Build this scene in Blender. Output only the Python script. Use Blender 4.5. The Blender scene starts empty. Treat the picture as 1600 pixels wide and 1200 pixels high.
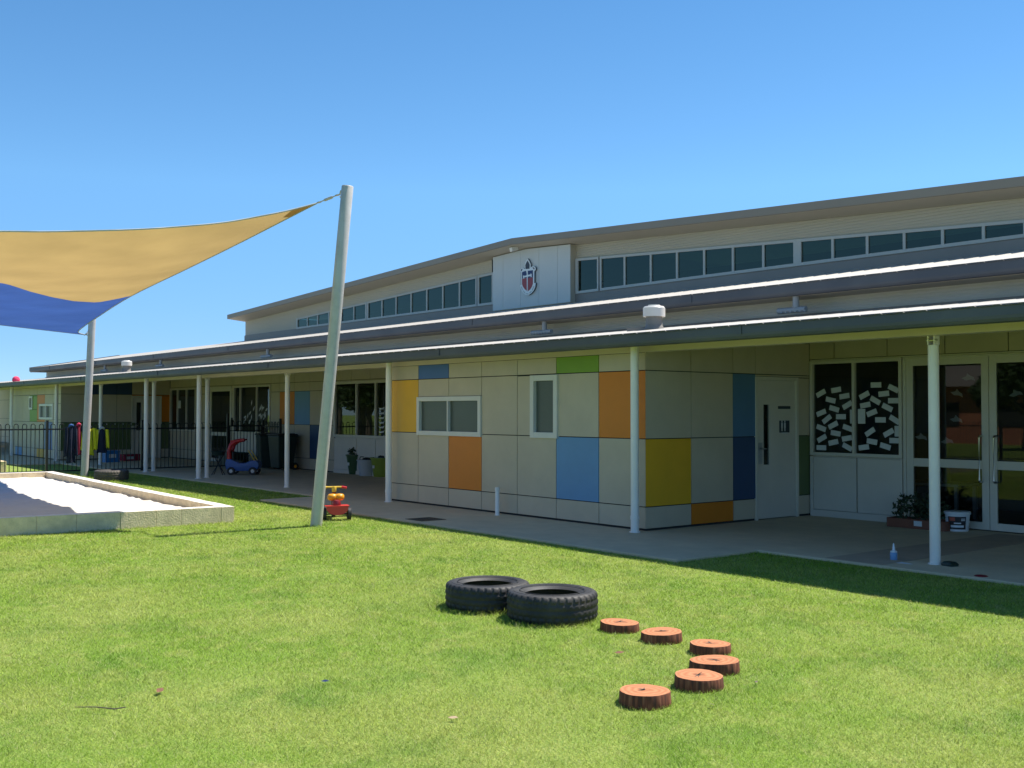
import bpy, bmesh, math, random
import numpy as np
from mathutils import Vector, Matrix
random.seed(7); rng = np.random.default_rng(11)
S = bpy.context.scene
COL = S.collection
PI = math.pi; R_ = math.radians

# ------------------------------------------------------------------ camera
FPX, PITCH, YAW, ROLL, CZ = 1689.28, 0.02558, 0.896686, 0.0010826, 1.6
fw = Vector((-math.sin(YAW)*math.cos(PITCH), math.cos(YAW)*math.cos(PITCH), math.sin(PITCH)))
rt = Vector((math.cos(YAW), math.sin(YAW), 0)); up = rt.cross(fw)
rt, up = rt*math.cos(ROLL)+up*math.sin(ROLL), up*math.cos(ROLL)-rt*math.sin(ROLL)
cam = bpy.data.cameras.new('camera'); co = bpy.data.objects.new('camera', cam); COL.objects.link(co)
cam.sensor_width = 36; cam.lens = FPX/1600*36; cam.clip_start = .05; cam.clip_end = 3000
m = Matrix.Identity(4)
for i in range(3): m[i][0], m[i][1], m[i][2] = rt[i], up[i], -fw[i]
m[2][3] = CZ; co.matrix_world = m; S.camera = co
CAM = Vector((0, 0, CZ))
def ray(x, y): return fw*FPX + rt*(x-800) + up*(600-y)
def at(x, y, Y):                       # survey: photo pixel on the vertical plane at depth Y
    d = ray(x, y); return CAM + d*(Y/d.y)
def atX(x, y, X):
    d = ray(x, y); return CAM + d*(X/d.x)
def gr(x, y, z=-.03):
    d = ray(x, y); return CAM + d*((z-CZ)/d.z)

# ------------------------------------------------------------------ world, sun
SUNV = Vector((.12, .507, 1)).normalized()     # towards the sun
elev = math.asin(SUNV.z); azi = math.atan2(SUNV.x, SUNV.y)
W = bpy.data.worlds.new('World'); S.world = W; W.use_nodes = True
nt = W.node_tree; bg = nt.nodes['Background']
sky = nt.nodes.new('ShaderNodeTexSky'); sky.sky_type = 'NISHITA'; sky.sun_disc = False
sky.sun_elevation = elev; sky.sun_rotation = azi
sky.air_density = 1.0; sky.dust_density = 0.0; sky.ozone_density = 6.0; sky.altitude = 3000
wc = nt.nodes.new('ShaderNodeTexCoord'); ws = nt.nodes.new('ShaderNodeSeparateXYZ'); nt.links.new(wc.outputs['Generated'], ws.inputs[0])
wr = nt.nodes.new('ShaderNodeValToRGB'); el = wr.color_ramp.elements        # clear-air colour of this sky: less glare at the horizon
el[0].position = 0; el[0].color = (.46, .58, .70, 1); el[1].position = 1; el[1].color = (.66, .96, .97, 1)
for q, c in ((.06, (.53, .65, .77)), (.2, (.79, 1.02, .98)), (.36, (.66, .97, .98))): e = el.new(q); e.color = (*c, 1)
nt.links.new(ws.outputs[2], wr.inputs[0]); wm = nt.nodes.new('ShaderNodeMix'); wm.data_type = 'RGBA'; wm.blend_type = 'MULTIPLY'; wm.inputs[0].default_value = 1
nt.links.new(sky.outputs[0], wm.inputs[6]); nt.links.new(wr.outputs[0], wm.inputs[7])
nt.links.new(wm.outputs[2], bg.inputs[0]); bg.inputs[1].default_value = .125
sl = bpy.data.lights.new('sun', 'SUN'); so = bpy.data.objects.new('sun', sl); COL.objects.link(so)
sl.energy = 4.8; sl.angle = R_(.53); sl.color = (1, .95, .87)
so.rotation_euler = (-SUNV).to_track_quat('-Z', 'Y').to_euler(); so.location = (0, 0, 30)
S.view_settings.view_transform = 'Standard'; S.view_settings.look = 'None'
S.view_settings.exposure = .7; S.view_settings.gamma = 1
S.cycles.max_bounces = 8; S.cycles.transparent_max_bounces = 12

# ------------------------------------------------------------------ materials
M = {}
def mat(name, col, rough=.6, var=.0, vscale=4., metal=0., bump=0., bscale=60., spec=.5, coat=0., tint=None, tscale=1., tamt=0.):
    """plain surface with procedural unevenness: colour noise, a second broader stain colour, fine bump"""
    k = bpy.data.materials.new(name); k.use_nodes = True; n = k.node_tree.nodes; l = k.node_tree.links
    b = n['Principled BSDF']; b.inputs['Roughness'].default_value = rough; b.inputs['Metallic'].default_value = metal
    b.inputs['Specular IOR Level'].default_value = spec; b.inputs['Coat Weight'].default_value = coat
    b.inputs['Base Color'].default_value = (*col, 1)
    tc = n.new('ShaderNodeTexCoord'); out = None
    if var > 0 or tamt > 0:
        nz = n.new('ShaderNodeTexNoise'); nz.inputs['Scale'].default_value = vscale; nz.inputs['Detail'].default_value = 8
        nz.inputs['Roughness'].default_value = .65
        l.new(tc.outputs['Object'], nz.inputs['Vector'])
        rp = n.new('ShaderNodeMapRange'); rp.inputs[1].default_value = .3; rp.inputs[2].default_value = .7
        rp.inputs[3].default_value = 1-var; rp.inputs[4].default_value = 1+var
        l.new(nz.outputs[0], rp.inputs[0])
        mx = n.new('ShaderNodeMix'); mx.data_type = 'RGBA'; mx.blend_type = 'MULTIPLY'; mx.inputs[0].default_value = 1
        mx.inputs[6].default_value = (*col, 1); cb = n.new('ShaderNodeCombineColor')
        for i in range(3): l.new(rp.outputs[0], cb.inputs[i])
        l.new(cb.outputs[0], mx.inputs[7]); out = mx.outputs[2]
        if tamt > 0:
            n2 = n.new('ShaderNodeTexNoise'); n2.inputs['Scale'].default_value = tscale; n2.inputs['Detail'].default_value = 5
            l.new(tc.outputs['Object'], n2.inputs['Vector'])
            r2 = n.new('ShaderNodeMapRange'); r2.inputs[1].default_value = .45; r2.inputs[2].default_value = .7
            r2.inputs[3].default_value = 0; r2.inputs[4].default_value = tamt; l.new(n2.outputs[0], r2.inputs[0])
            m2 = n.new('ShaderNodeMix'); m2.data_type = 'RGBA'; l.new(r2.outputs[0], m2.inputs[0])
            l.new(out, m2.inputs[6]); m2.inputs[7].default_value = (*tint, 1); out = m2.outputs[2]
        l.new(out, b.inputs['Base Color'])
    if bump > 0:
        nb = n.new('ShaderNodeTexNoise'); nb.inputs['Scale'].default_value = bscale; nb.inputs['Detail'].default_value = 6
        l.new(tc.outputs['Object'], nb.inputs['Vector'])
        bp = n.new('ShaderNodeBump'); bp.inputs['Strength'].default_value = bump; bp.inputs['Distance'].default_value = .02
        l.new(nb.outputs[0], bp.inputs['Height']); l.new(bp.outputs[0], b.inputs['Normal'])
    M[name] = k; return k
mat('beige_panel', (.54, .46, .34), .55, .06, 2.2, tint=(.47, .395, .29), tscale=.8, tamt=.35, bump=.05, bscale=25)
mat('yellow_panel', (.78, .41, .02), .5, .05, 2.5, tint=(.68, .36, .025), tscale=.9, tamt=.3)
mat('orange_panel', (.68, .205, .012), .5, .05, 2.5, tint=(.58, .18, .015), tscale=.9, tamt=.3)
mat('light_blue_panel', (.13, .30, .52), .5, .05, 2.5, tint=(.14, .27, .45), tscale=.9, tamt=.3)
mat('blue_panel', (.06, .15, .40), .5, .05, 2.5, tint=(.07, .15, .33), tscale=.9, tamt=.3)
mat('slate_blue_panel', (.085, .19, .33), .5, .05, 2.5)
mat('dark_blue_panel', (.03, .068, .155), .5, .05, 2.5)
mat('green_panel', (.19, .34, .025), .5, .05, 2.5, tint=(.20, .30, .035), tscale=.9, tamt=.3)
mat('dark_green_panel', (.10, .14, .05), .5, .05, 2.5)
mat('joint_dark', (.03, .03, .03), .9)
mat('white_frame', (.68, .65, .60), .4, .04, 3)
mat('pale_frame', (.62, .575, .49), .45, .04, 3)
mat('white_board', (.62, .57, .50), .5, .05, 2)
mat('cream_beam', (.60, .51, .43), .55, .05, 1.5, tint=(.42, .39, .28), tscale=.7, tamt=.3)
mat('post_white', (.88, .82, .76), .4, .05, 3, tint=(.74, .69, .62), tscale=2.2, tamt=.35)
mat('gutter_grey', (.072, .080, .10), .55, .05, 1.2, tint=(.15, .155, .16), tscale=.6, tamt=.5)
mat('flashing_grey', (.26, .225, .205), .5, .06, 1.3)
mat('fascia_grey', (.235, .20, .16), .5, .05, .7, tint=(.265, .23, .185), tscale=.4, tamt=.5)
mat('soffit', (.50, .44, .35), .7, .04, .8)
mat('clad_cream', (.48, .425, .35), .5, .04, .8, tint=(.41, .365, .30), tscale=.4, tamt=.4)
mat('clad_grey', (.66, .63, .59), .5, .05, .9, tint=(.60, .57, .54), tscale=.5, tamt=.5)
mat('window_grey', (.48, .47, .45), .45, .03, 1.)
mat('crest_panel', (.56, .57, .57), .45, .03, 1.)
mat('roof_sheet', (.44, .405, .35), .4, .05, 1.0, spec=.6)
mat('concrete', (.60, .48, .32), .85, .10, 3., bump=.12, bscale=70, tint=(.48, .385, .26), tscale=.55, tamt=.6)
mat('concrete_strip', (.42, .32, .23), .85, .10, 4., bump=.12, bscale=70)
mat('dark_steel', (.018, .019, .02), .45, .15, 8)
mat('galv', (.50, .475, .44), .5, .10, 6., metal=.1, tint=(.54, .545, .53), tscale=3.5, tamt=.6, bump=.04, bscale=30)
mat('steel', (.5, .5, .5), .3, .05, 5, metal=.9)
mat('limestone', (.76, .61, .38), .95, .16, 9., bump=.5, bscale=42, tint=(.60, .48, .29), tscale=5., tamt=.6)
mat('limestone_top', (.70, .66, .60), .9, .10, 10., bump=.3, bscale=50)
mat('rubber', (.022, .022, .023), .62, .25, 14, bump=.1, bscale=90, tint=(.10, .085, .065), tscale=5, tamt=.35)
mat('rubber_dusty', (.06, .055, .05), .7, .25, 14, bump=.1, bscale=90, tint=(.17, .14, .11), tscale=4, tamt=.6)
mat('rubber_plain', (.02, .02, .021), .6, .2, 12)
mat('red_plastic', (.55, .02, .025), .35, .06, 6); mat('maroon_plastic', (.22, .012, .02), .4, .06, 6)
mat('pink_red_plastic', (.62, .05, .04), .38, .06, 6)
mat('yellow_plastic', (.75, .50, .06), .35, .06, 6); mat('orange_plastic', (.78, .33, .015), .35, .06, 6)
mat('blue_plastic', (.03, .10, .33), .4, .06, 6); mat('crate_blue', (.02, .17, .42), .4, .06, 6)
mat('bin_green', (.012, .03, .024), .45, .1, 5); mat('bin_lid', (.014, .016, .016), .45, .1, 5)
mat('tub_green', (.05, .16, .02), .45, .08, 5); mat('tub_dark_green', (.02, .07, .02), .45, .08, 5)
mat('tub_lime', (.20, .26, .02), .45, .08, 5); mat('tub_grey', (.40, .43, .45), .45, .05, 5)
mat('black_plastic', (.015, .016, .018), .45, .15, 5)
mat('navy_cloth', (.012, .018, .045), .9, .25, 12, bump=.3, bscale=30); mat('pink_cloth', (.70, .05, .13), .9, .15, 12, bump=.3, bscale=30)
mat('red_cloth', (.30, .02, .045), .9, .2, 12, bump=.3, bscale=30); mat('yellow_cloth', (.72, .66, .02), .85, .12, 12, bump=.3, bscale=30)
mat('blue_cloth', (.03, .10, .30), .9, .2, 12, bump=.3, bscale=30)
mat('paper', (.62, .63, .63), .8, .04, 20)
mat('terracotta', (.20, .075, .045), .8, .1, 10)
mat('label_dark', (.03, .025, .028), .6); mat('label_red', (.42, .09, .06), .6)
mat('bottle_blue', (.16, .32, .55), .3); mat('bottle_white', (.72, .74, .78), .35)
mat('crest_white', (.74, .76, .78), .4); mat('crest_navy', (.012, .025, .11), .4); mat('crest_red', (.30, .035, .045), .4)
mat('crest_dark', (.03, .03, .045), .4); mat('crest_edge', (.09, .11, .13), .5)
mat('sign_dark', (.025, .035, .05), .5); mat('sign_white', (.6, .62, .64), .5)
mat('frosted_glass', (.085, .10, .085), .28, .12, 1.2, spec=.6)
mat('vent_grey', (.20, .19, .17), .6, .1, 4)
mat('pipe_grey', (.34, .35, .36), .5, .08, 3)
mat('blocker_dark', (.10, .10, .085), .8, .1, 2)  # for the added sheet that soaks up light under the verandah roof
mat('room_wall', (.20, .19, .15), .9, .1, 1); mat('room_floor', (.10, .09, .08), .9, .1, 1)
mat('curtain_dark', (.03, .045, .03), .9, .3, 3)
mat('light_dome', (.62, .62, .58), .35)
mat('leaf_brown', (.16, .07, .035), .8, .3, 30); mat('leaf_pale', (.42, .30, .18), .8, .3, 30); mat('twig', (.12, .09, .07), .8, .3, 30)
mat('foliage', (.045, .085, .022), .7, .35, 3); mat('foliage_dark', (.03, .05, .02), .7, .35, 3); mat('bark', (.14, .11, .08), .9, .3, 6, bump=.5, bscale=15)
mat('brick_far', (.46, .17, .10), .9, .15, 2)
mat('sand', (.60, .56, .50), .95, .05, 6., bump=.35, bscale=25)

def grassy(name, base, pale, dark, blade):
    k = bpy.data.materials.new(name); k.use_nodes = True; n = k.node_tree.nodes; l = k.node_tree.links; b = n['Principled BSDF']
    b.inputs['Roughness'].default_value = .75 if not blade else .5; b.inputs['Specular IOR Level'].default_value = .25
    tc = n.new('ShaderNodeNewGeometry')
    def noise(sc, a, c, det=4):
        z = n.new('ShaderNodeTexNoise'); z.inputs['Scale'].default_value = sc; z.inputs['Detail'].default_value = det
        l.new(tc.outputs['Position'], z.inputs['Vector']); r = n.new('ShaderNodeMapRange'); r.inputs[1].default_value = a; r.inputs[2].default_value = c
        l.new(z.outputs[0], r.inputs[0]); return r.outputs[0]
    def mix(f, a, c, bl='MIX'):
        x = n.new('ShaderNodeMix'); x.data_type = 'RGBA'; x.blend_type = bl
        if isinstance(f, float): x.inputs[0].default_value = f
        else: l.new(f, x.inputs[0])
        for i, q in ((6, a), (7, c)):
            if isinstance(q, tuple): x.inputs[i].default_value = (*q, 1)
            else: l.new(q, x.inputs[i])
        return x.outputs[2]
    c = mix(noise(.55, .40, .66, 5), base, pale); c = mix(noise(1.5, .49, .84, 7), c, dark); c = mix(noise(4.3, .50, .70, 6), c, pale); c = mix(noise(2.3, .66, .76, 7), c, (.46, .44, .15))
    if blade:
        ri = n.new('ShaderNodeMapRange'); ri.inputs[3].default_value = .42; ri.inputs[4].default_value = 1.6; l.new(tc.outputs['Random Per Island'], ri.inputs[0])
        cc = n.new('ShaderNodeCombineColor'); [l.new(ri.outputs[0], cc.inputs[i]) for i in range(3)]
        c = mix(1., c, cc.outputs[0], 'MULTIPLY')
        gt = n.new('ShaderNodeMath'); gt.operation = 'GREATER_THAN'; gt.inputs[1].default_value = .90; l.new(tc.outputs['Random Per Island'], gt.inputs[0])
        c = mix(gt.outputs[0], c, (.52, .52, .24))
        tr = n.new('ShaderNodeBsdfTranslucent'); l.new(c, tr.inputs[0]); ms = n.new('ShaderNodeMixShader'); ms.inputs[0].default_value = .5
        l.new(b.outputs[0], ms.inputs[1]); l.new(tr.outputs[0], ms.inputs[2]); l.new(ms.outputs[0], n['Material Output'].inputs[0])
    else:
        c = mix(noise(60., .35, .7, 6), c, dark)
        bp = n.new('ShaderNodeBump'); bp.inputs['Strength'].default_value = .6; bp.inputs['Distance'].default_value = .03
        l.new(noise(70., .2, .8, 6), bp.inputs['Height']); l.new(bp.outputs[0], b.inputs['Normal'])
    l.new(c, b.inputs['Base Color']); M[name] = k
grassy('lawn', (.235, .33, .046), (.35, .39, .10), (.125, .225, .026), False)
grassy('blade', (.29, .43, .05), (.45, .505, .12), (.145, .29, .028), True)

def glass(name, tintc, refl, gcol=(.95, 1, 1)):
    k = bpy.data.materials.new(name); k.use_nodes = True; n = k.node_tree.nodes; l = k.node_tree.links; n.remove(n['Principled BSDF'])
    t = n.new('ShaderNodeBsdfTransparent'); t.inputs[0].default_value = (*tintc, 1)
    g = n.new('ShaderNodeBsdfGlossy'); g.inputs['Roughness'].default_value = .015; g.inputs[0].default_value = (*gcol, 1)
    f = n.new('ShaderNodeFresnel'); f.inputs[0].default_value = 1.5
    a = n.new('ShaderNodeMath'); a.operation = 'MULTIPLY_ADD'; a.inputs[1].default_value = 1.0; a.inputs[2].default_value = refl; a.use_clamp = True
    l.new(f.outputs[0], a.inputs[0]); s = n.new('ShaderNodeMixShader'); l.new(a.outputs[0], s.inputs[0])
    l.new(t.outputs[0], s.inputs[1]); l.new(g.outputs[0], s.inputs[2]); l.new(s.outputs[0], n['Material Output'].inputs[0]); M[name] = k
glass('glass', (.45, .48, .47), .0); glass('glass_teal', (.14, .27, .25), .012, (.85, 1., .80))
def cloth(name, c, tw):
    k = bpy.data.materials.new(name); k.use_nodes = True; n = k.node_tree.nodes; l = k.node_tree.links; b = n['Principled BSDF']
    b.inputs['Roughness'].default_value = .85; b.inputs['Specular IOR Level'].default_value = .2
    tc = n.new('ShaderNodeTexCoord'); z = n.new('ShaderNodeTexNoise'); z.inputs['Scale'].default_value = .9; z.inputs['Detail'].default_value = 6
    l.new(tc.outputs['Object'], z.inputs['Vector']); r = n.new('ShaderNodeMapRange'); r.inputs[1].default_value = .3; r.inputs[2].default_value = .7; r.inputs[3].default_value = .88; r.inputs[4].default_value = 1.1
    l.new(z.outputs[0], r.inputs[0]); cc = n.new('ShaderNodeCombineColor'); [l.new(r.outputs[0], cc.inputs[i]) for i in range(3)]
    x = n.new('ShaderNodeMix'); x.data_type = 'RGBA'; x.blend_type = 'MULTIPLY'; x.inputs[0].default_value = 1; x.inputs[6].default_value = (*c, 1); l.new(cc.outputs[0], x.inputs[7])
    mp = n.new('ShaderNodeMapping'); mp.inputs['Scale'].default_value = (.5, 1.6, .5); mp.inputs['Rotation'].default_value = (0, 0, .6); l.new(tc.outputs['Object'], mp.inputs[0]); zb = n.new('ShaderNodeTexNoise'); zb.inputs['Scale'].default_value = 1.3; zb.inputs['Detail'].default_value = 3; l.new(mp.outputs[0], zb.inputs['Vector'])
    bp = n.new('ShaderNodeBump'); bp.inputs['Strength'].default_value = .5; bp.inputs['Distance'].default_value = .12; l.new(zb.outputs[0], bp.inputs['Height']); l.new(bp.outputs[0], b.inputs['Normal'])
    l.new(x.outputs[2], b.inputs['Base Color']); t = n.new('ShaderNodeBsdfTranslucent'); l.new(x.outputs[2], t.inputs[0])
    s = n.new('ShaderNodeMixShader'); s.inputs[0].default_value = tw; l.new(b.outputs[0], s.inputs[1]); l.new(t.outputs[0], s.inputs[2])
    l.new(s.outputs[0], n['Material Output'].inputs[0]); M[name] = k
cloth('sail_sand', (.46, .315, .125), .52); cloth('sail_blue', (.045, .10, .31), .52)
def wood():
    k = bpy.data.materials.new('log_top'); k.use_nodes = True; n = k.node_tree.nodes; l = k.node_tree.links; b = n['Principled BSDF']; b.inputs['Roughness'].default_value = .7
    tc = n.new('ShaderNodeTexCoord'); oi = n.new('ShaderNodeObjectInfo')
    z = n.new('ShaderNodeTexNoise'); z.inputs['Scale'].default_value = 9; z.inputs['Detail'].default_value = 6; l.new(tc.outputs['Object'], z.inputs['Vector'])
    ln = n.new('ShaderNodeVectorMath'); ln.operation = 'LENGTH'; l.new(tc.outputs['Object'], ln.inputs[0])
    ad = n.new('ShaderNodeMath'); ad.operation = 'MULTIPLY_ADD'; ad.inputs[1].default_value = .07; l.new(z.outputs[0], ad.inputs[0]); l.new(ln.outputs['Value'], ad.inputs[2])
    sn = n.new('ShaderNodeMath'); sn.operation = 'MULTIPLY'; sn.inputs[1].default_value = 210; l.new(ad.outputs[0], sn.inputs[0])
    s2 = n.new('ShaderNodeMath'); s2.operation = 'SINE'; l.new(sn.outputs[0], s2.inputs[0])
    r = n.new('ShaderNodeMapRange'); r.inputs[1].default_value = -1; r.inputs[2].default_value = 1; l.new(s2.outputs[0], r.inputs[0])
    x = n.new('ShaderNodeMix'); x.data_type = 'RGBA'; l.new(r.outputs[0], x.inputs[0]); x.inputs[6].default_value = (.40, .14, .05, 1); x.inputs[7].default_value = (.52, .215, .092, 1)
    hr = n.new('ShaderNodeMapRange'); hr.inputs[1].default_value = .075; hr.inputs[2].default_value = .125; hr.inputs[3].default_value = 1; hr.inputs[4].default_value = 0; l.new(ad.outputs[0], hr.inputs[0])
    z2 = n.new('ShaderNodeTexNoise'); z2.inputs['Scale'].default_value = 38; z2.inputs['Detail'].default_value = 6; l.new(tc.outputs['Object'], z2.inputs['Vector'])
    r2 = n.new('ShaderNodeMapRange'); r2.inputs[1].default_value = .42; r2.inputs[2].default_value = .6; l.new(z2.outputs[0], r2.inputs[0])
    mu = n.new('ShaderNodeMath'); mu.operation = 'MULTIPLY'; l.new(hr.outputs[0], mu.inputs[0]); l.new(r2.outputs[0], mu.inputs[1])
    y = n.new('ShaderNodeMix'); y.data_type = 'RGBA'; l.new(mu.outputs[0], y.inputs[0]); l.new(x.outputs[2], y.inputs[6]); y.inputs[7].default_value = (.10, .03, .018, 1)
    l.new(y.outputs[2], b.inputs['Base Color']); M['log_top'] = k
    k = bpy.data.materials.new('log_side'); k.use_nodes = True; n = k.node_tree.nodes; l = k.node_tree.links; b = n['Principled BSDF']; b.inputs['Roughness'].default_value = .85
    tc = n.new('ShaderNodeTexCoord'); mp = n.new('ShaderNodeMapping'); mp.inputs['Scale'].default_value = (55, 55, 5); l.new(tc.outputs['Object'], mp.inputs[0])
    z = n.new('ShaderNodeTexNoise'); z.inputs['Scale'].default_value = 1; z.inputs['Detail'].default_value = 6; l.new(mp.outputs[0], z.inputs['Vector'])
    cr = n.new('ShaderNodeValToRGB'); e = cr.color_ramp.elements; e[0].position = .35; e[0].color = (.085, .03, .019, 1); e[1].position = .72; e[1].color = (.33, .14, .075, 1)
    q = cr.color_ramp.elements.new(.52); q.color = (.19, .052, .026, 1)
    l.new(z.outputs[0], cr.inputs[0]); l.new(cr.outputs[0], b.inputs['Base Color'])
    bp = n.new('ShaderNodeBump'); bp.inputs['Strength'].default_value = .25; bp.inputs['Distance'].default_value = .01; l.new(z.outputs[0], bp.inputs['Height']); l.new(bp.outputs[0], b.inputs['Normal']); M['log_side'] = k
wood()

# ------------------------------------------------------------------ mesh builder
class MB:
    def __init__(s): s.v = []; s.f = []; s.m = []
    def add(s, vs, fs, mi=0):
        o = len(s.v); s.v += [tuple(p) for p in vs]; s.f += [tuple(i+o for i in f) for f in fs]; s.m += [mi]*len(fs); return s
    def box(s, x0, x1, y0, y1, z0, z1, mi=0):
        return s.add([(x0,y0,z0),(x1,y0,z0),(x1,y1,z0),(x0,y1,z0),(x0,y0,z1),(x1,y0,z1),(x1,y1,z1),(x0,y1,z1)],
                     [(0,3,2,1),(4,5,6,7),(0,1,5,4),(1,2,6,5),(2,3,7,6),(3,0,4,7)], mi)
    def obox(s, c, ax, ay, az, mi=0):      # oriented box: centre, half vectors
        c, ax, ay, az = map(Vector, (c, ax, ay, az)); P = [c+i*ax+j*ay+k*az for k in (-1,1) for j in (-1,1) for i in (-1,1)]
        fl = ax.cross(ay).dot(az) < 0
        F = [(0,2,3,1),(4,5,7,6),(0,1,5,4),(1,3,7,5),(3,2,6,7),(2,0,4,6)]
        return s.add(P, [f[::-1] for f in F] if fl else F, mi)
    def tube(s, pts, r, seg=12, mi=0, cap=True):
        pts = [Vector(p) for p in pts]; n = len(pts); rs = r if isinstance(r, (list, tuple)) else [r]*n
        V = []; ref = None
        for i, p in enumerate(pts):
            d = (pts[min(i+1,n-1)]-pts[max(i-1,0)]).normalized()
            if ref is None: ref = Vector((0,0,1)) if abs(d.z) < .9 else Vector((1,0,0))
            a = d.cross(ref).normalized(); b = d.cross(a).normalized(); ref = -b if False else ref
            V += [p + (a*math.cos(2*PI*k/seg)+b*math.sin(2*PI*k/seg))*rs[i] for k in range(seg)]
        F = [(i*seg+k, i*seg+(k+1)%seg, (i+1)*seg+(k+1)%seg, (i+1)*seg+k) for i in range(n-1) for k in range(seg)]
        if cap: F += [tuple(range(seg))[::-1], tuple((n-1)*seg+k for k in range(seg))]
        return s.add(V, F, mi)
    def lathe(s, prof, seg=32, mi=0, c=(0,0,0), fn=None, closed=False):   # prof: (r,z) list round the z axis
        n = len(prof); V = []
        for j in range(seg):
            a = 2*PI*j/seg
            for i, (r, z) in enumerate(prof):
                rr, zz = fn(i, j, r, z) if fn else (r, z)
                V.append((c[0]+rr*math.cos(a), c[1]+rr*math.sin(a), c[2]+zz))
        F = [(j*n+i, ((j+1)%seg)*n+i, ((j+1)%seg)*n+(i+1)%n, j*n+(i+1)%n) for j in range(seg) for i in range(n if closed else n-1)]
        return s.add(V, F, mi)
    def prism(s, poly, z0, z1, mi=0, fr=None):     # poly CCW in the frame's xy, extruded along its z
        n = len(poly); P = [Vector((x,y,z0)) for x,y in poly]+[Vector((x,y,z1)) for x,y in poly]
        if fr is not None: P = [fr @ p for p in P]
        return s.add(P, [tuple(range(n))[::-1], tuple(range(n,2*n))]+[(i,(i+1)%n,n+(i+1)%n,n+i) for i in range(n)], mi)
    def build(s, name, mats, parent=None, bevel=0, smooth=None, loc=None):
        me = bpy.data.meshes.new(name); me.from_pydata(s.v, [], s.f)
        mats = mats if isinstance(mats, (list, tuple)) else [mats]
        for k in mats: me.materials.append(M[k])
        me.polygons.foreach_set('material_index', s.m)
        if bevel:
            b = bmesh.new(); b.from_mesh(me); bmesh.ops.remove_doubles(b, verts=b.verts, dist=1e-5)
            ed = [e for e in b.edges if len(e.link_faces) == 2 and e.calc_face_angle(0) > .6]
            bmesh.ops.bevel(b, geom=ed, offset=bevel, segments=2, affect='EDGES', profile=.6); b.to_mesh(me); b.free()
        if smooth is not None:
            me.polygons.foreach_set('use_smooth', [True]*len(me.polygons)); me.set_sharp_from_angle(angle=R_(smooth))
        me.update(); o = bpy.data.objects.new(name, me); COL.objects.link(o)
        if parent: o.parent = parent
        if loc: o.location = loc
        return o
def tag(o, label=None, cat=None, group=None, kind=None):
    if label: o['label'] = label
    if cat: o['category'] = cat
    if group: o['group'] = group
    if kind: o['kind'] = kind
    return o
def thing(name, label, cat, loc=(0,0,0), rz=0, group=None):
    o = bpy.data.objects.new(name, None); COL.objects.link(o); o.location = loc; o.rotation_euler = (0,0,rz); o.empty_display_size = .1
    return tag(o, label, cat, group)
def dup(root, loc, rz=None, label=None, sc=None):
    r = root.copy(); COL.objects.link(r); r.location = loc
    if rz is not None: r.rotation_euler = (0,0,rz)
    if label: r['label'] = label
    if sc: r.scale = (sc,)*3
    for ch in list(root.children):
        c = ch.copy(); COL.objects.link(c); c.parent = r
        for g in ch.children:
            d = g.copy(); COL.objects.link(d); d.parent = c
    return r
# ================================================================== SETTING
ZG = -.03
b = MB(); n = 24
xs = sorted(set([-400, -200, -120] + list(range(-60, 21, 5)) + [60, 150, 400])); ys = sorted(set([-400, -200, -100] + list(range(-50, 41, 5)) + [80, 200, 400]))
b.add([(x, y, ZG) for y in ys for x in xs], [(j*len(xs)+i, j*len(xs)+i+1, (j+1)*len(xs)+i+1, (j+1)*len(xs)+i) for j in range(len(ys)-1) for i in range(len(xs)-1)])
tag(b.build('lawn_ground', 'lawn'), kind='structure')
SLAB = [(-62,9.95),(-44.7,9.95),(-44.7,8.72),(-34.6,8.72),(-34.6,9.95),(-18.25,9.95),(-18.25,8.72),(-8.05,8.72),(-8.05,10.08),(4,10.08),(4,40),(-62,40)]
b = MB(); b.prism(SLAB, -.3, 0.)
tag(b.build('pavement', 'concrete', bevel=.012), kind='structure')
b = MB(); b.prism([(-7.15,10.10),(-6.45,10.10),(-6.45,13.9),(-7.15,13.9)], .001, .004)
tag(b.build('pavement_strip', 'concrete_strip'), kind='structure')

# sandpit of sawn stone blocks
SP = Vector((-14.97, 6.75, ZG)); TH = R_(177.); L1, L2, TK, HT = 11.2, 9.6, .2, .24
pit = thing('sandpit', 'raised sandpit of rough cream stone blocks filled with white sand', 'sandpit', SP, TH)
def blocks(u0, u1, v0, v1, along_u):
    b = MB(); s, e = (u0, u1) if along_u else (v0, v1); a = s
    while a < e-.02:
        w = min(random.choice((.49, .5, .36, .58)), e-a)
        if e-(a+w) < .15: w = e-a
        j = [random.uniform(-.003, .003) for _ in range(3)]; g = .0008
        if along_u: b.box(a+g, a+w-g, v0+j[0], v1+j[1], -.02, HT+j[2])
        else: b.box(u0+j[0], u1+j[1], a+g, a+w-g, -.02, HT+j[2])
        a += w
    return b
for nm, r in (('wall', (0, L1, 0, TK, True)), ('wall', (0, TK, TK+.003, L2-TK-.003, False)), ('wall', (0, L1, L2-TK, L2, True)), ('wall', (L1-TK, L1, TK+.003, L2-TK-.003, False))):
    o = blocks(*r).build(nm, ['limestone', 'limestone_top'], pit, bevel=.007)
    for pl in o.data.polygons: pl.material_index = 1 if pl.normal.z > .9 else 0
NX, NY = 190, 150
gx = np.linspace(TK-.01, L1-TK+.01, NX); gy = np.linspace(TK-.01, L2-TK+.01, NY); X, Y = np.meshgrid(gx, gy)
Z = np.full_like(X, .135)
for k in range(46):
    wl = rng.uniform(.22, 1.6); a = rng.uniform(0, 2*PI); Z += .0022*wl**.35*np.sin(2*PI*(X*np.cos(a)+Y*np.sin(a))/wl+rng.uniform(0, 6.3))
Z += .05*np.exp(-(X-TK)/.35) - .02*np.exp(-(Y-TK)/.5); Z = np.minimum(Z, HT-.012)
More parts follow.
